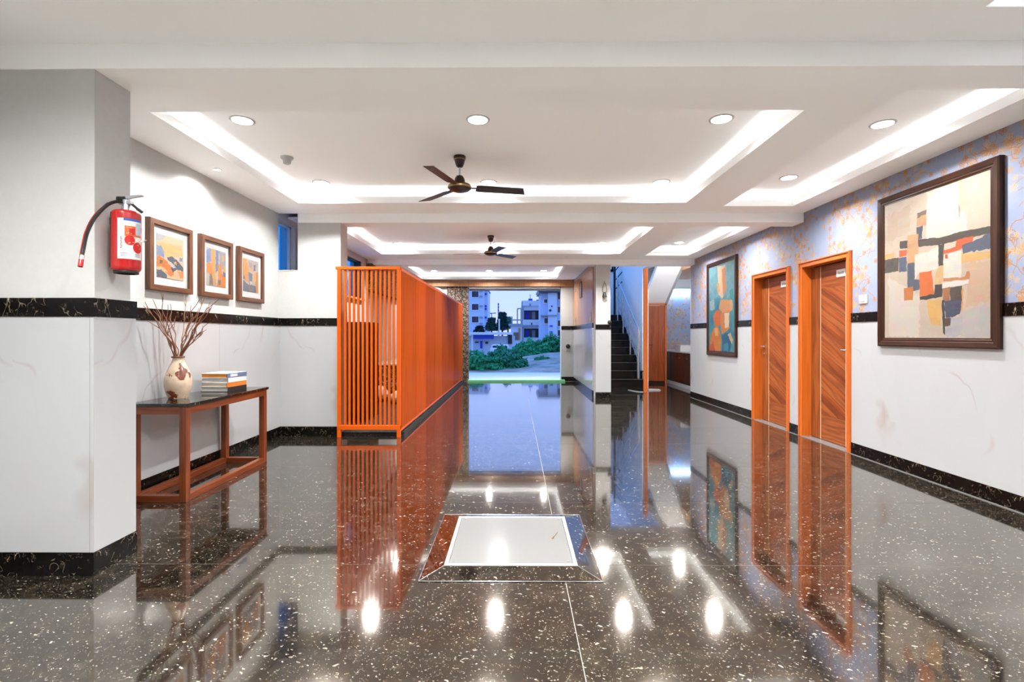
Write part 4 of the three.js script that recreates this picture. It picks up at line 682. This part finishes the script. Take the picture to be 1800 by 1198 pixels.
// ---------------------------------------------------------------- stairs
{
  const x0 = 1.89, x1 = 3.17, r = 0.185, tr = 0.3, z1 = 11.95, n = 10;
  const t = thing('staircase', 'dark granite staircase rising behind the right pillar', 'staircase', [(x0 + x1) / 2, 0, -z1]);
  const w = x1 - x0 - 0.01, pale = std({ color: hex(120, 112, 104), roughness: 0.3 }), stone = phy({ color: hex(20, 17, 15), roughness: 0.25, specularIntensity: 0.6 });
  for (let k = 0; k < n; k++) {
    const last = k === n - 1, len = last ? 1.35 : tr;
    part(t, 'riser', rb(w - 0.02, r - 0.02, 0.02, 0, k * r + (r - 0.02) / 2, -(k * tr + 0.012), 0.002), stone);
    part(t, 'tread', rb(w, 0.02, len + 0.02, 0, (k + 1) * r - 0.01, -(k * tr + len / 2) + 0.01, 0.004), stone);
    part(t, 'nosing', rb(w - 0.01, 0.007, 0.012, 0, (k + 1) * r + 0.001, -(k * tr) + 0.014, 0.002), pale);
    if (k) part(t, 'step_core', rb(w - 0.04, k * r - 0.01, len - 0.01, 0, k * r / 2, -(k * tr + len / 2) - 0.012, 0.002), M.plaster);
  }
  const g = thing('stair_railing', 'stainless steel railing up the right side of the granite stairs', 'railing', [3.02, 0.185, -12.1]);
  const sl = 0.617, L = 2.55, up = (z, y) => new THREE.Vector3(0, y + z * sl, -z);
  part(g, 'handrail', [bar(up(0, 1.2), up(L, 1.2), 0.024, 14)], M.steel);
  for (const y of [0.4, 0.65, 0.9]) part(g, 'infill_rail', bar(up(0.02, y), up(L, y), 0.009), M.steel);
  for (const [z, q] of [[0, 0.024], [0.1, 0.02], [0.9, 0.018], [1.75, 0.018], [2.5, 0.02]]) part(g, 'baluster', bar(new THREE.Vector3(0, Math.floor((z + 0.15) / 0.3) * 0.185, -z), up(z, 1.19), q, 12), M.steel);
  const u = thing('landing_railing', 'dark iron railing with slanting bars above the stair landing', 'railing', [2.98, 1.85, -14.85]);
  part(u, 'post', rb(0.06, 1.9, 0.06, 0, 0.95, 0, 0.006), M.iron);
  for (let k = 0; k < 4; k++) part(u, 'slanting_bar', bar(new THREE.Vector3(0, 0.75 + k * 0.28, 0), new THREE.Vector3(0.17, 0.98 + k * 0.28, 0.25), 0.014), M.iron);
  part(u, 'top_bar', bar(new THREE.Vector3(0, 1.62, 0), new THREE.Vector3(-0.75, 1.62, 0.0), 0.02), M.iron);
  const p = single('timber_post', 'thin orange-brown timber post in front of the stairs', 'post', rb(0.088, 2.70, 0.06, 0, 1.35, 0, 0.005), M.doorFrame, [2.835, 0, -10.78]);
  const c = thing('panel_door', 'narrow knotty timber door under the upper stair flight', 'cupboard door', [3.635, 0, -12.82]);
  part(c, 'frame', [rb(0.05, 2.06, 0.05, -0.27, 1.03, 0, 0.005), rb(0.05, 2.06, 0.05, 0.255, 1.03, 0, 0.005), rb(0.575, 0.05, 0.05, -0.0075, 2.045, 0, 0.005)], M.doorFrame);
  for (let k = 0; k < 3; k++) part(c, 'plank', rb(0.15, 1.94, 0.025, -0.165 + k * 0.155, 1.04, 0.0, 0.005), M.pine);
  part(c, 'kick_board', rb(0.56, 0.07, 0.03, -0.01, 0.036, 0, 0.004), M.darkWood);
  part(c, 'lever_handle', [bar(new THREE.Vector3(-0.2, 1.0, 0.01), new THREE.Vector3(-0.2, 1.0, 0.06), 0.009), bar(new THREE.Vector3(-0.2, 1.0, 0.06), new THREE.Vector3(-0.1, 1.0, 0.06), 0.008)], M.iron);
  const k = thing('base_cabinet', 'dark wood base cabinet with a pale worktop in the side passage', 'cabinet', [4.28, 0, -12.25]);
  part(k, 'carcass', rb(0.55, 0.74, 2.1, 0.01, 0.45, 0, 0.004), M.darkWood);
  part(k, 'plinth', rb(0.56, 0.08, 2.12, -0.005, 0.04, 0, 0.004), M.white);
  part(k, 'worktop', rb(0.6, 0.035, 2.16, 0, 0.8375, 0, 0.006), M.marble);
  for (let j = 0; j < 4; j++) { const dd = part(k, 'door', rb(0.018, 0.68, 0.5, -0.275, 0.46, -0.78 + j * 0.52, 0.004), j % 2 ? M.darkWood : phy({ map: darkTex, color: hex(250, 170, 130), roughness: 0.3 })); part(dd, 'handle', bar(new THREE.Vector3(-0.3, 0.7, -0.84 + j * 0.52), new THREE.Vector3(-0.3, 0.7, -0.74 + j * 0.52), 0.006), M.steel); }
  const b = thing('plastic_tray', 'pale blue-white plastic tray on the passage worktop', 'tray', [4.18, 0.855, -12.3]);
  part(b, 'bowl', [rb(0.3, 0.012, 0.4, 0, 0.006, 0, 0.004), rb(0.012, 0.14, 0.4, -0.144, 0.075, 0, 0.004), rb(0.012, 0.14, 0.4, 0.144, 0.075, 0, 0.004), rb(0.28, 0.14, 0.012, 0, 0.075, 0.194, 0.004), rb(0.28, 0.14, 0.012, 0, 0.075, -0.194, 0.004)], M.white);
  part(b, 'rim', [rb(0.32, 0.01, 0.02, 0, 0.148, 0.2, 0.004), rb(0.32, 0.01, 0.02, 0, 0.148, -0.2, 0.004), rb(0.02, 0.01, 0.42, -0.15, 0.148, 0, 0.004), rb(0.02, 0.01, 0.42, 0.15, 0.148, 0, 0.004)], M.white);
  const l = thing('batten_light', 'cool white tube light fixed high on the papered passage wall', 'tube light', [4.35, 2.5, -13.37]);
  part(l, 'housing', rb(0.9, 0.05, 0.03, 0, 0.0, 0, 0.006), M.white); part(l, 'glowing_tube', bar(new THREE.Vector3(-0.43, -0.035, 0.03), new THREE.Vector3(0.43, -0.035, 0.03), 0.018, 14), M.tube);
  area(4.35, 2.455, 13.31, 0.86, 0.036, L_TUBE * 5, COOL, [0, -0.9, 0.35]);
  const m = single('floor_wedge', 'small white plastic wedge lying on the floor by the timber post', 'door wedge', poly([[-0.14, 0], [0.14, 0], [0.11, 0.02], [-0.14, 0.026]], 0.09, 0.002), M.white, [3.16, 0.003, -11.3]);
  single('loose_cable', 'thin white cable curling on the floor beside the timber post', 'cable', tube([new THREE.Vector3(-0.22, 0.006, -0.35), new THREE.Vector3(-0.16, 0.006, -0.1), new THREE.Vector3(-0.08, 0.006, 0.05), new THREE.Vector3(0.04, 0.006, 0.1)], 0.008, 24, 8), M.white, [2.8, 0, -10.95]);
}
{
  const t = thing('bulkhead_light', 'round white bulkhead light fixed behind the rear beam before the stairs', 'wall light', [3.62, 2.86, -10.1]);
  part(t, 'base', lathe([[0, 0], [0.1, 0], [0.1, 0.02], [0.09, 0.03]], 32).rotateX(-1.5708), M.white);
  part(t, 'diffuser', lathe([[0.09, 0.028], [0.085, 0.05], [0.06, 0.072], [0, 0.08]], 32).rotateX(-1.5708), M.lens);
  area(3.62, 2.86, 10.2, 0.15, 0.15, 75, WARM, [0, -0.25, 1]);
}
downlight(4.3, 10.8, 'round downlight over the near end of the passage worktop', 2.76, 0.085, L_DOWN * 0.25);
// ---------------------------------------------------------------- small wall fittings
{
  const s = thing('switch_plate', 'small white switch plate on the wallpaper beside the near door', 'switch', [XR, 1.61, -5.06], -Math.PI / 2);
  part(s, 'plate', rb(0.12, 0.09, 0.01, 0, 0, 0.005, 0.003), M.white); part(s, 'rocker', rb(0.03, 0.045, 0.006, 0.01, 0, 0.012, 0.002), M.paper); part(s, 'rocker', rb(0.03, 0.045, 0.006, -0.025, 0, 0.012, 0.002), M.paper);
  const b = thing('hanging_bell', 'black bell with a pale cord hanging on the far right pillar', 'bell', [1.765, 2.0, -9.805]);
  part(b, 'hook', tube([new THREE.Vector3(0, 0.3, -0.012), new THREE.Vector3(0, 0.31, 0.02), new THREE.Vector3(0, 0.27, 0.03)], 0.006, 16, 8), M.brass);
  part(b, 'cord_loop', tube([new THREE.Vector3(0, 0.28, 0.03), new THREE.Vector3(0.035, 0.2, 0.03), new THREE.Vector3(0.03, 0.1, 0.03), new THREE.Vector3(-0.03, 0.1, 0.03), new THREE.Vector3(-0.035, 0.2, 0.03)], 0.006, 40, 8, true), M.twig);
  part(b, 'bell_body', lathe([[0.045, 0], [0.045, 0.01], [0.034, 0.04], [0.028, 0.075], [0.016, 0.095], [0, 0.1]], 28).translate(0, 0, 0.03), M.iron);
  part(b, 'pull_cord', tube([new THREE.Vector3(0, 0.0, 0.03), new THREE.Vector3(0.005, -0.2, 0.02), new THREE.Vector3(0.03, -0.45, 0.015)], 0.003, 24, 6), M.inlay);
  const k = thing('round_knob', 'dark round knob at the corner of the far right pillar', 'knob', [1.86, 1.5, -9.8]);
  part(k, 'ball', new THREE.SphereGeometry(0.04, 20, 14).translate(0, 0, 0.04), M.iron); part(k, 'stem', cyl(0.012, 0.016, 0.03, 0, 0, 0).rotateX(1.5708), M.iron);
  const c = thing('wall_socket', 'black round socket fitting low on the white end wall by the opening', 'socket', [1.44, 0.93, -13.485]);
  part(c, 'plate', rb(0.13, 0.2, 0.012, 0, 0, 0.006, 0.003), M.white); part(c, 'cap', lathe([[0, 0.05], [0.045, 0.05], [0.06, 0.03], [0.062, 0]], 24).rotateX(1.5708).translate(0, 0.02, 0.012), M.iron);
  const n = thing('framed_notice', 'small pale notice in a thin frame on the far wood panelling', 'notice', [1.58, 2.33, -11.85], -Math.PI / 2);
  moulding(n, 0.3, 0.38, [[0, 0], [0, 0.018], [0.02, 0.018], [0.02, 0.006]], M.pictureWood, 'frame_moulding'); part(n, 'sheet', rb(0.27, 0.35, 0.006, 0, 0, 0.005, 0.001), M.paper); part(n, 'print_panel', rb(0.15, 0.14, 0.003, 0, 0.02, 0.009, 0.001), M.steel);
  for (const [d, h, hh, lb] of [[10.35, 1.62, 0.2, 'tall white switch strip on the far wood panelling nearest the pillar'], [12.9, 1.6, 0.18, 'tall white switch strip on the far wood panelling nearest the opening'], [12.95, 2.48, 0.2, 'small white box high on the far wood panelling under the ceiling']]) {
    const o = thing('switch_strip', lb, 'switch', [1.58, h, -d], -Math.PI / 2); part(o, 'plate', rb(0.09, hh, 0.02, 0, 0, 0.01, 0.004), M.white); part(o, 'rocker', rb(0.03, 0.05, 0.006, 0, 0.03, 0.022, 0.002), M.paper);
  }
}
// one common step down in the reflectance of the indoor finishes, so that none is lighter than the white ceiling paint
{
  const keep = new Set([M.ceiling, M.lens, M.led, M.tube, M.blueGlass, M.soil, M.chrome, M.steel]), done = new Set();
  scene.traverse((o) => { if (o.isMesh && !keep.has(o.material) && !done.has(o.material)) { done.add(o.material); o.material.color.multiplyScalar(0.82); } });
}
// ---------------------------------------------------------------- outside
{
  // ramp and ground
  struct('path', bx(-8, 8, -0.3, 0.0, 13.75, 16.6), std({ color: hex(214, 220, 232), roughness: 0.8 }));
  const gx = 90, gz = 70, g = new THREE.PlaneGeometry(1, 1, gx, gz), p = g.attributes.position, sm = (a, b, t) => { t = Math.max(0, Math.min(1, (t - a) / (b - a))); return t * t * (3 - 2 * t); };
  const gh = (x, d) => -0.05 + sm(16.6, 19, d) * 0.12 + Math.exp(-((x - 2.2) ** 2) / 4 - ((d - 22.5) ** 2) / 14) * 0.42 + 0.06 * (vn(x * 1.3 + 60, d * 1.3, 999, 999, 8) - 0.5) - sm(27, 46, d) * 0.95 - sm(-0.2, -3.5, x) * 0 - (x < 0 ? sm(20, 34, d) * Math.min(1, -x / 1.5) * 0.55 : 0);
  for (let i = 0; i < p.count; i++) { const x = (p.getX(i)) * 60 * (0.35 + 0.65 * Math.abs(p.getX(i) * 2)), d = 16.55 + (p.getY(i) + 0.5) ** 1.8 * 150; p.setXYZ(i, x, gh(x, d), -d); }
  g.computeVertexNormals(); struct('ground', boxUV(g), M.soil);
  // shrubs: leaf clumps
  function shrub(label, x, d, w, h, dep, n, col, size = 0.075) {
    h *= 0.8; w *= 0.94; const t = thing('shrub', label, 'shrub', [x, gh(x, d) - 0.03, -d]), pos = [], nor = [];
    for (let i = 0; i < n; i++) {
      const a = rnd() * 6.283, e = Math.acos(rr(0, 1)), q = Math.pow(rnd(), 0.22), bump = 0.62 + 0.62 * vn(Math.cos(a) * 4.5 + 9, e * 5 + x + 9, 99, 99, 5) * (0.7 + 0.6 * vn(a * 3 + 9, e * 9 + 9, 99, 99, 6));
      const c = new THREE.Vector3(Math.sin(e) * Math.cos(a) * w / 2, Math.cos(e) * h, Math.sin(e) * Math.sin(a) * dep / 2).multiplyScalar(q * bump), out = c.clone().divide(new THREE.Vector3(w / 2, h, dep / 2)).normalize();
      const nn = out.add(new THREE.Vector3(rr(-1.1, 1.1), rr(-0.6, 1.1), rr(-1.1, 1.1))).normalize(), u = new THREE.Vector3(rr(-1, 1), rr(-1, 1), rr(-1, 1)).cross(nn).normalize(), v = nn.clone().cross(u), L = size * rr(0.7, 1.35), B = L * 0.42;
      const A = c.clone().addScaledVector(u, -L), C = c.clone().addScaledVector(u, L), D = c.clone().addScaledVector(v, B).addScaledVector(nn, 0.012), E2 = c.clone().addScaledVector(v, -B).addScaledVector(nn, 0.012);
      for (const k of [A, E2, C, A, C, D]) { pos.push(k.x, k.y, k.z); nor.push(nn.x, nn.y, nn.z); }
    }
    const gg = new THREE.BufferGeometry(); gg.setAttribute('position', new THREE.Float32BufferAttribute(pos, 3)); gg.setAttribute('normal', new THREE.Float32BufferAttribute(nor, 3));
    const f = part(t, 'foliage', gg, phy({ color: hex(...col), roughness: 0.7, side: THREE.DoubleSide, transmission: 0.3, thickness: 0 })); f.userData.kind = 'stuff';
    part(t, 'stem', [0, 1, 2].map((k) => bar(new THREE.Vector3(0, 0, 0), new THREE.Vector3((k - 1) * w * 0.2, h * 0.6, rr(-0.1, 0.1)), 0.015)), M.twig);
  }
  const G1 = [52, 176, 112], G2 = [42, 150, 100], G3 = [46, 162, 98];
  shrub('wide low green shrub nearest the far opening on the left', -1.35, 18.3, 1.9, 0.72, 1.5, 5200, G1);
  shrub('rounded green shrub just right of the wide low one at the opening', -0.25, 18.6, 1.5, 0.6, 1.3, 3800, G2);
  shrub('tall green shrub in the middle of the back row outside', 0.75, 25.5, 2.2, 1.0, 1.6, 4200, G1, 0.1);
  shrub('tallest green shrub before the balcony building', 1.9, 26.2, 1.9, 1.25, 1.6, 4200, G3, 0.1);
  shrub('dark green shrub at the right end of the back row outside', 2.9, 25.6, 1.9, 1.05, 1.6, 3800, G2, 0.1);
  shrub('sloping green shrub at the left end of the back row outside', -0.55, 24.2, 1.9, 0.75, 1.5, 3600, G2, 0.09);
  shrub('small creeping plant on the bare soil mound outside', 1.1, 20.2, 0.75, 0.16, 0.4, 500, G1, 0.06);
  shrub('low tuft at the left edge of the lot beyond the near shrub', -1.9, 27.5, 0.8, 0.4, 0.8, 900, G2, 0.09);
  // houses: boxes with real openings set in
  const paint = (r, gg, b) => std({ color: hex(r, gg, b), roughness: 0.85 }), wallA = paint(206, 214, 232), wallB = paint(226, 226, 228), wallC = paint(190, 206, 236), grey = paint(150, 156, 168), dk = std({ color: hex(24, 30, 44), roughness: 0.25 }), blueM = std({ color: hex(20, 62, 190), roughness: 0.5 });
  const fb = (x0, x1, y0, y1, d, dep) => { const a = far(x0, y1, d), b = far(x1, y0, d); return bx(a.x, b.x, a.y, b.y, d, d + dep); };
  const win = (o, x0, x1, y0, y1, d, frame = wallB) => { const a = far(x0, y1, d), b = far(x1, y0, d), w = part(o, 'window', [bx(a.x - 0.12, b.x + 0.12, a.y - 0.14, a.y, d - 0.14, d + 0.02), bx(a.x - 0.12, b.x + 0.12, b.y, b.y + 0.14, d - 0.14, d + 0.02), bx(a.x - 0.12, a.x, a.y, b.y, d - 0.1, d + 0.02), bx(b.x, b.x + 0.12, a.y, b.y, d - 0.1, d + 0.02)], frame); part(w, 'pane', bx(a.x, b.x, a.y, b.y, d - 0.03, d + 0.01), dk); part(w, 'mullion', bx(a.x + (b.x - a.x) * 0.62, a.x + (b.x - a.x) * 0.68, a.y, b.y, d - 0.08, d), blueM); };
  {
    const o = thing('apartment_tower', 'pale apartment tower with a column of square windows on the left outside', 'building'), d = 110;
    part(o, 'wall', fb(770, 851, 507, 625, d, 12), wallC); part(o, 'side_wing', fb(851, 857.5, 511, 625, d + 2, 10), wallA);
    for (const y of [511.5, 534, 556]) { win(o, 829.5, 841, y, y + 10.5, d); win(o, 803, 815, y, y + 10.5, d); }
    for (const y of [510, 519, 536, 556, 567]) part(o, 'ledge', fb(843, 848, y, y + 2.2, d - 0.5, 0.6), grey);
    for (const y of [515, 536, 541, 556]) part(o, 'ledge', fb(852.5, 855.5, y, y + 3, d + 1.6, 0.6), blueM);
    part(o, 'roof_slab', fb(768, 858, 505.5, 507.5, d - 0.4, 12.8), wallA);
  }
  {
    const o = thing('balcony_building', 'white three-storey building with deep dark balconies beyond the shrubs', 'building'), d = 82;
    part(o, 'wall', [fb(917, 921, 528, 625, d, 9), fb(947.5, 950, 528, 625, d, 9), fb(921, 947.5, 530, 545, d, 9), fb(921, 947.5, 561.5, 577, d, 9), fb(921, 947.5, 593, 625, d, 9)], wallB);
    part(o, 'balcony_recess', fb(921, 947.5, 545, 561.5, d + 1.6, 0.3), dk); part(o, 'balcony_recess', fb(921, 947.5, 577, 593, d + 1.6, 0.3), dk);
    for (const y of [547.5, 580]) { part(o, 'balcony_door', fb(923, 931, y, y + 13, d + 1.45, 0.12), blueM); part(o, 'balcony_door', fb(935, 941, y, y + 13, d + 1.45, 0.12), grey); }
    part(o, 'parapet', fb(919, 949, 561.5, 571, d - 0.6, 0.2), wallB); part(o, 'parapet', fb(919, 949, 528, 537, d - 0.5, 0.2), wallB); part(o, 'parapet_band', fb(918, 949.5, 571, 574, d - 0.7, 0.3), grey); part(o, 'vent', fb(933.5, 935.5, 567, 570.5, d - 0.66, 0.1), dk); part(o, 'vent', fb(930.5, 933.5, 533, 537.5, d - 0.56, 0.1), grey);
    part(o, 'water_tank', fb(929, 936, 524.5, 529.5, d + 2, 0.8), blueM); part(o, 'water_tank', fb(918.5, 924, 528, 531, d + 2, 0.7), blueM); part(o, 'antenna', bar(far(932, 524, d + 2), far(932, 517, d + 2), 0.06), grey); part(o, 'pipe', bar(far(918.5, 602, d - 0.2), far(918.5, 530, d - 0.2), 0.12), grey);
    part(o, 'water_tank', fb(943, 948, 526.5, 530, d + 2, 0.8), dk);
  }
  {
    const o = thing('corner_block', 'tall pale blue block with a dark roof overhang at the right outside', 'building'), d = 74;
    part(o, 'wall', [fb(950, 966, 514, 625, d, 6)], wallC); part(o, 'stair_tower', fb(963.5, 979, 514, 625, d - 1.0, 1.2), wallA); part(o, 'side_wing', fb(979, 1040, 512, 625, d + 0.4, 5.5), wallC);
    part(o, 'roof_overhang', [fb(947, 1042, 511, 514, d - 1.6, 7.6)], dk); part(o, 'roof_slab', fb(945.5, 1042, 507.5, 511, d - 1.4, 7.4), wallB);
    win(o, 956.5, 962, 526, 532, d); win(o, 957, 963.3, 559, 568, d);
    part(o, 'round_vent', [cyl(0.18, 0.18, 0.1, 0, 0, 0).rotateX(1.57).translate(...far(967.3, 545.3, d - 1.05).toArray()), cyl(0.11, 0.11, 0.1, 0, 0, 0).rotateX(1.57).translate(...far(970, 538, d - 1.05).toArray())], dk);
    part(o, 'ledge', [fb(951, 979, 553, 555, d - 1.25, 1.3)], grey); part(o, 'ledge', fb(966.5, 971.5, 571.5, 573.5, d - 1.2, 0.3), blueM); part(o, 'ledge', fb(966.5, 971.5, 582, 584, d - 1.2, 0.3), blueM);
    for (const y of [516, 539, 563, 580]) win(o, 980.5, 990, y, y + 10, d + 0.4);
  }
  {
    const o = thing('low_shop', 'low white shop with a broad dark blue fascia on the left outside', 'building'), d = 50;
    part(o, 'wall', [fb(815, 905, 590, 640, d + 1, 5)], wallA); part(o, 'roof_slab', [fb(812, 900, 583.5, 588, d - 0.6, 7)], wallB); part(o, 'fascia', fb(832, 868, 587.5, 595.5, d - 0.2, 0.3), blueM);
    part(o, 'pillar', [fb(828.5, 831.5, 588, 640, d - 0.2, 0.2)], wallB); part(o, 'shop_front', fb(834, 849, 598, 628, d + 0.85, 0.2), wallC); part(o, 'window', fb(835, 841, 600, 602.5, d + 0.8, 0.06), dk); part(o, 'window', fb(853, 858, 600, 604, d + 0.92, 0.1), dk); part(o, 'door', fb(844, 848, 599, 612, d + 0.8, 0.06), blueM); part(o, 'dark_bay', fb(893, 900, 586, 604, d + 0.8, 0.25), dk);
  }
  { // parked van
    const t = thing('parked_van', 'white van parked before the low shop', 'van', far(879, 631, 46).toArray()); t.scale.setScalar(1.3);
    part(t, 'body', rb(1.35, 0.62, 1.6, 0, 0.52, 0, 0.1, 3), wallB); part(t, 'cab_roof', rb(1.2, 0.3, 1.3, 0, 0.9, -0.1, 0.1, 3), wallB);
    part(t, 'windscreen', rb(1.0, 0.2, 0.04, 0, 0.88, 0.56, 0.02), dk); for (const s of [-1, 1]) { part(t, 'headlamp', rb(0.18, 0.1, 0.04, s * 0.5, 0.5, 0.81, 0.02), M.steel); part(t, 'wheel', cyl(0.2, 0.2, 0.16, 0, 0, 0).rotateZ(1.5708).translate(s * 0.58, 0.2, 0.5), M.rubber); part(t, 'wheel', cyl(0.2, 0.2, 0.16, 0, 0, 0).rotateZ(1.5708).translate(s * 0.58, 0.2, -0.5), M.rubber); }
  }
  { // small shed with brown wall, scaffold, poles, trees
    const o = thing('small_house', 'small pale house with a brown gate between the shop and balcony building', 'building'), d = 62;
    part(o, 'wall', fb(898, 917, 572, 606, d, 4), wallA); part(o, 'roof_slab', fb(894, 919, 568.5, 572, d - 0.4, 5), grey); part(o, 'gate', fb(903, 911, 584, 597, d - 0.15, 0.2), std({ color: hex(120, 96, 84), roughness: 0.8 })); part(o, 'gate_post', fb(912, 914.5, 576, 597, d - 0.2, 0.3), std({ color: hex(178, 120, 76), roughness: 0.8 }));
    const s = thing('scaffold_frame', 'thin bluish pole frame rising beside the balcony building', 'scaffold'), L = (a, b, c, e, n) => part(s, n, bar(far(a, b, 70), far(c, e, 70), 0.09), grey);
    L(909.5, 542, 909.5, 615, 'upright'); L(916, 541, 916, 615, 'upright'); L(909, 542.5, 917, 541.5, 'crossbar'); L(899, 562, 917, 562, 'crossbar'); L(900, 556, 900, 615, 'upright');
    const m = thing('radio_mast', 'slim radio mast on the skyline between the towers', 'mast'); part(m, 'pole', bar(far(876, 610, 90), far(876, 533, 90), 0.1), grey); for (const y of [534, 539.5, 545]) part(m, 'antenna_box', fb(875, 877.3, y - 1.6, y + 1.6, 89.8, 0.3), blueM);
    const w = thing('white_pole', 'short white pole before the dark trees', 'pole'); part(w, 'shaft', bar(far(877.5, 620, 58), far(877.5, 561, 58), 0.08), wallB); part(w, 'cap', cyl(0.09, 0.11, 0.1, ...far(877.5, 561, 58).toArray(), 12), wallB);
    const l = thing('street_lamp', 'thin street lamp with a forked head on the skyline', 'street lamp'); part(l, 'pole', bar(far(864, 612, 80), far(864, 551, 80), 0.08), grey); part(l, 'arm', bar(far(861, 550.5, 80), far(872, 550, 80), 0.07), grey); part(l, 'lamp_head', [fb(861, 865, 549.5, 551, 79.9, 0.3), fb(868, 871.5, 549.2, 550.6, 79.9, 0.3)], blueM);
    const tree = (label, px, py, d2, wpx, hpx, n, col) => {
      const b = far(px, py, d2), t = thing('tree', label, 'tree', b.toArray()), w2 = wpx / FPX * d2, h2 = hpx / FPX * d2, pos = [];
      for (let i = 0; i < n; i++) { const a = rnd() * 6.283, yy = Math.pow(rnd(), 0.8), rad = w2 / 2 * Math.sqrt(rnd()) * (1 - yy * 0.55) * (0.75 + 0.5 * vn(a * 2 + 9, yy * 5, 99, 99, 7)), c = new THREE.Vector3(Math.cos(a) * rad, h2 * (0.15 + 0.85 * yy), Math.sin(a) * rad), s = rr(0.12, 0.3); for (let k = 0; k < 3; k++) { const v = c.clone().add(new THREE.Vector3(rr(-s, s), rr(-s, s), rr(-s, s))); pos.push(v.x, v.y, v.z); } }
      const gg = new THREE.BufferGeometry(); gg.setAttribute('position', new THREE.Float32BufferAttribute(pos, 3)); gg.computeVertexNormals(); const f = part(t, 'crown', gg, std({ color: hex(...col), roughness: 0.9, side: THREE.DoubleSide })); f.userData.kind = 'stuff';
      part(t, 'trunk', cyl(0.12, 0.2, h2 * 0.6 + b.y + 2.2, 0, h2 * 0.3 - (b.y + 2.2) / 2, 0, 10), M.twig);
    };
    tree('dark bushy tree on the skyline right of the pale tower', 864, 584, 72, 22, 24, 2600, [30, 70, 66]); tree('taller dark tree behind the short white pole', 883, 584, 76, 22, 34, 3200, [24, 62, 62]); tree('light green tree crown leaning right of the dark trees', 893, 580, 84, 18, 22, 1500, [70, 140, 120]);
    tree('small dark tree at the foot of the pale tower', 843, 584, 66, 18, 10, 900, [22, 46, 52]);
  }
}
renderer.render(scene, camera);
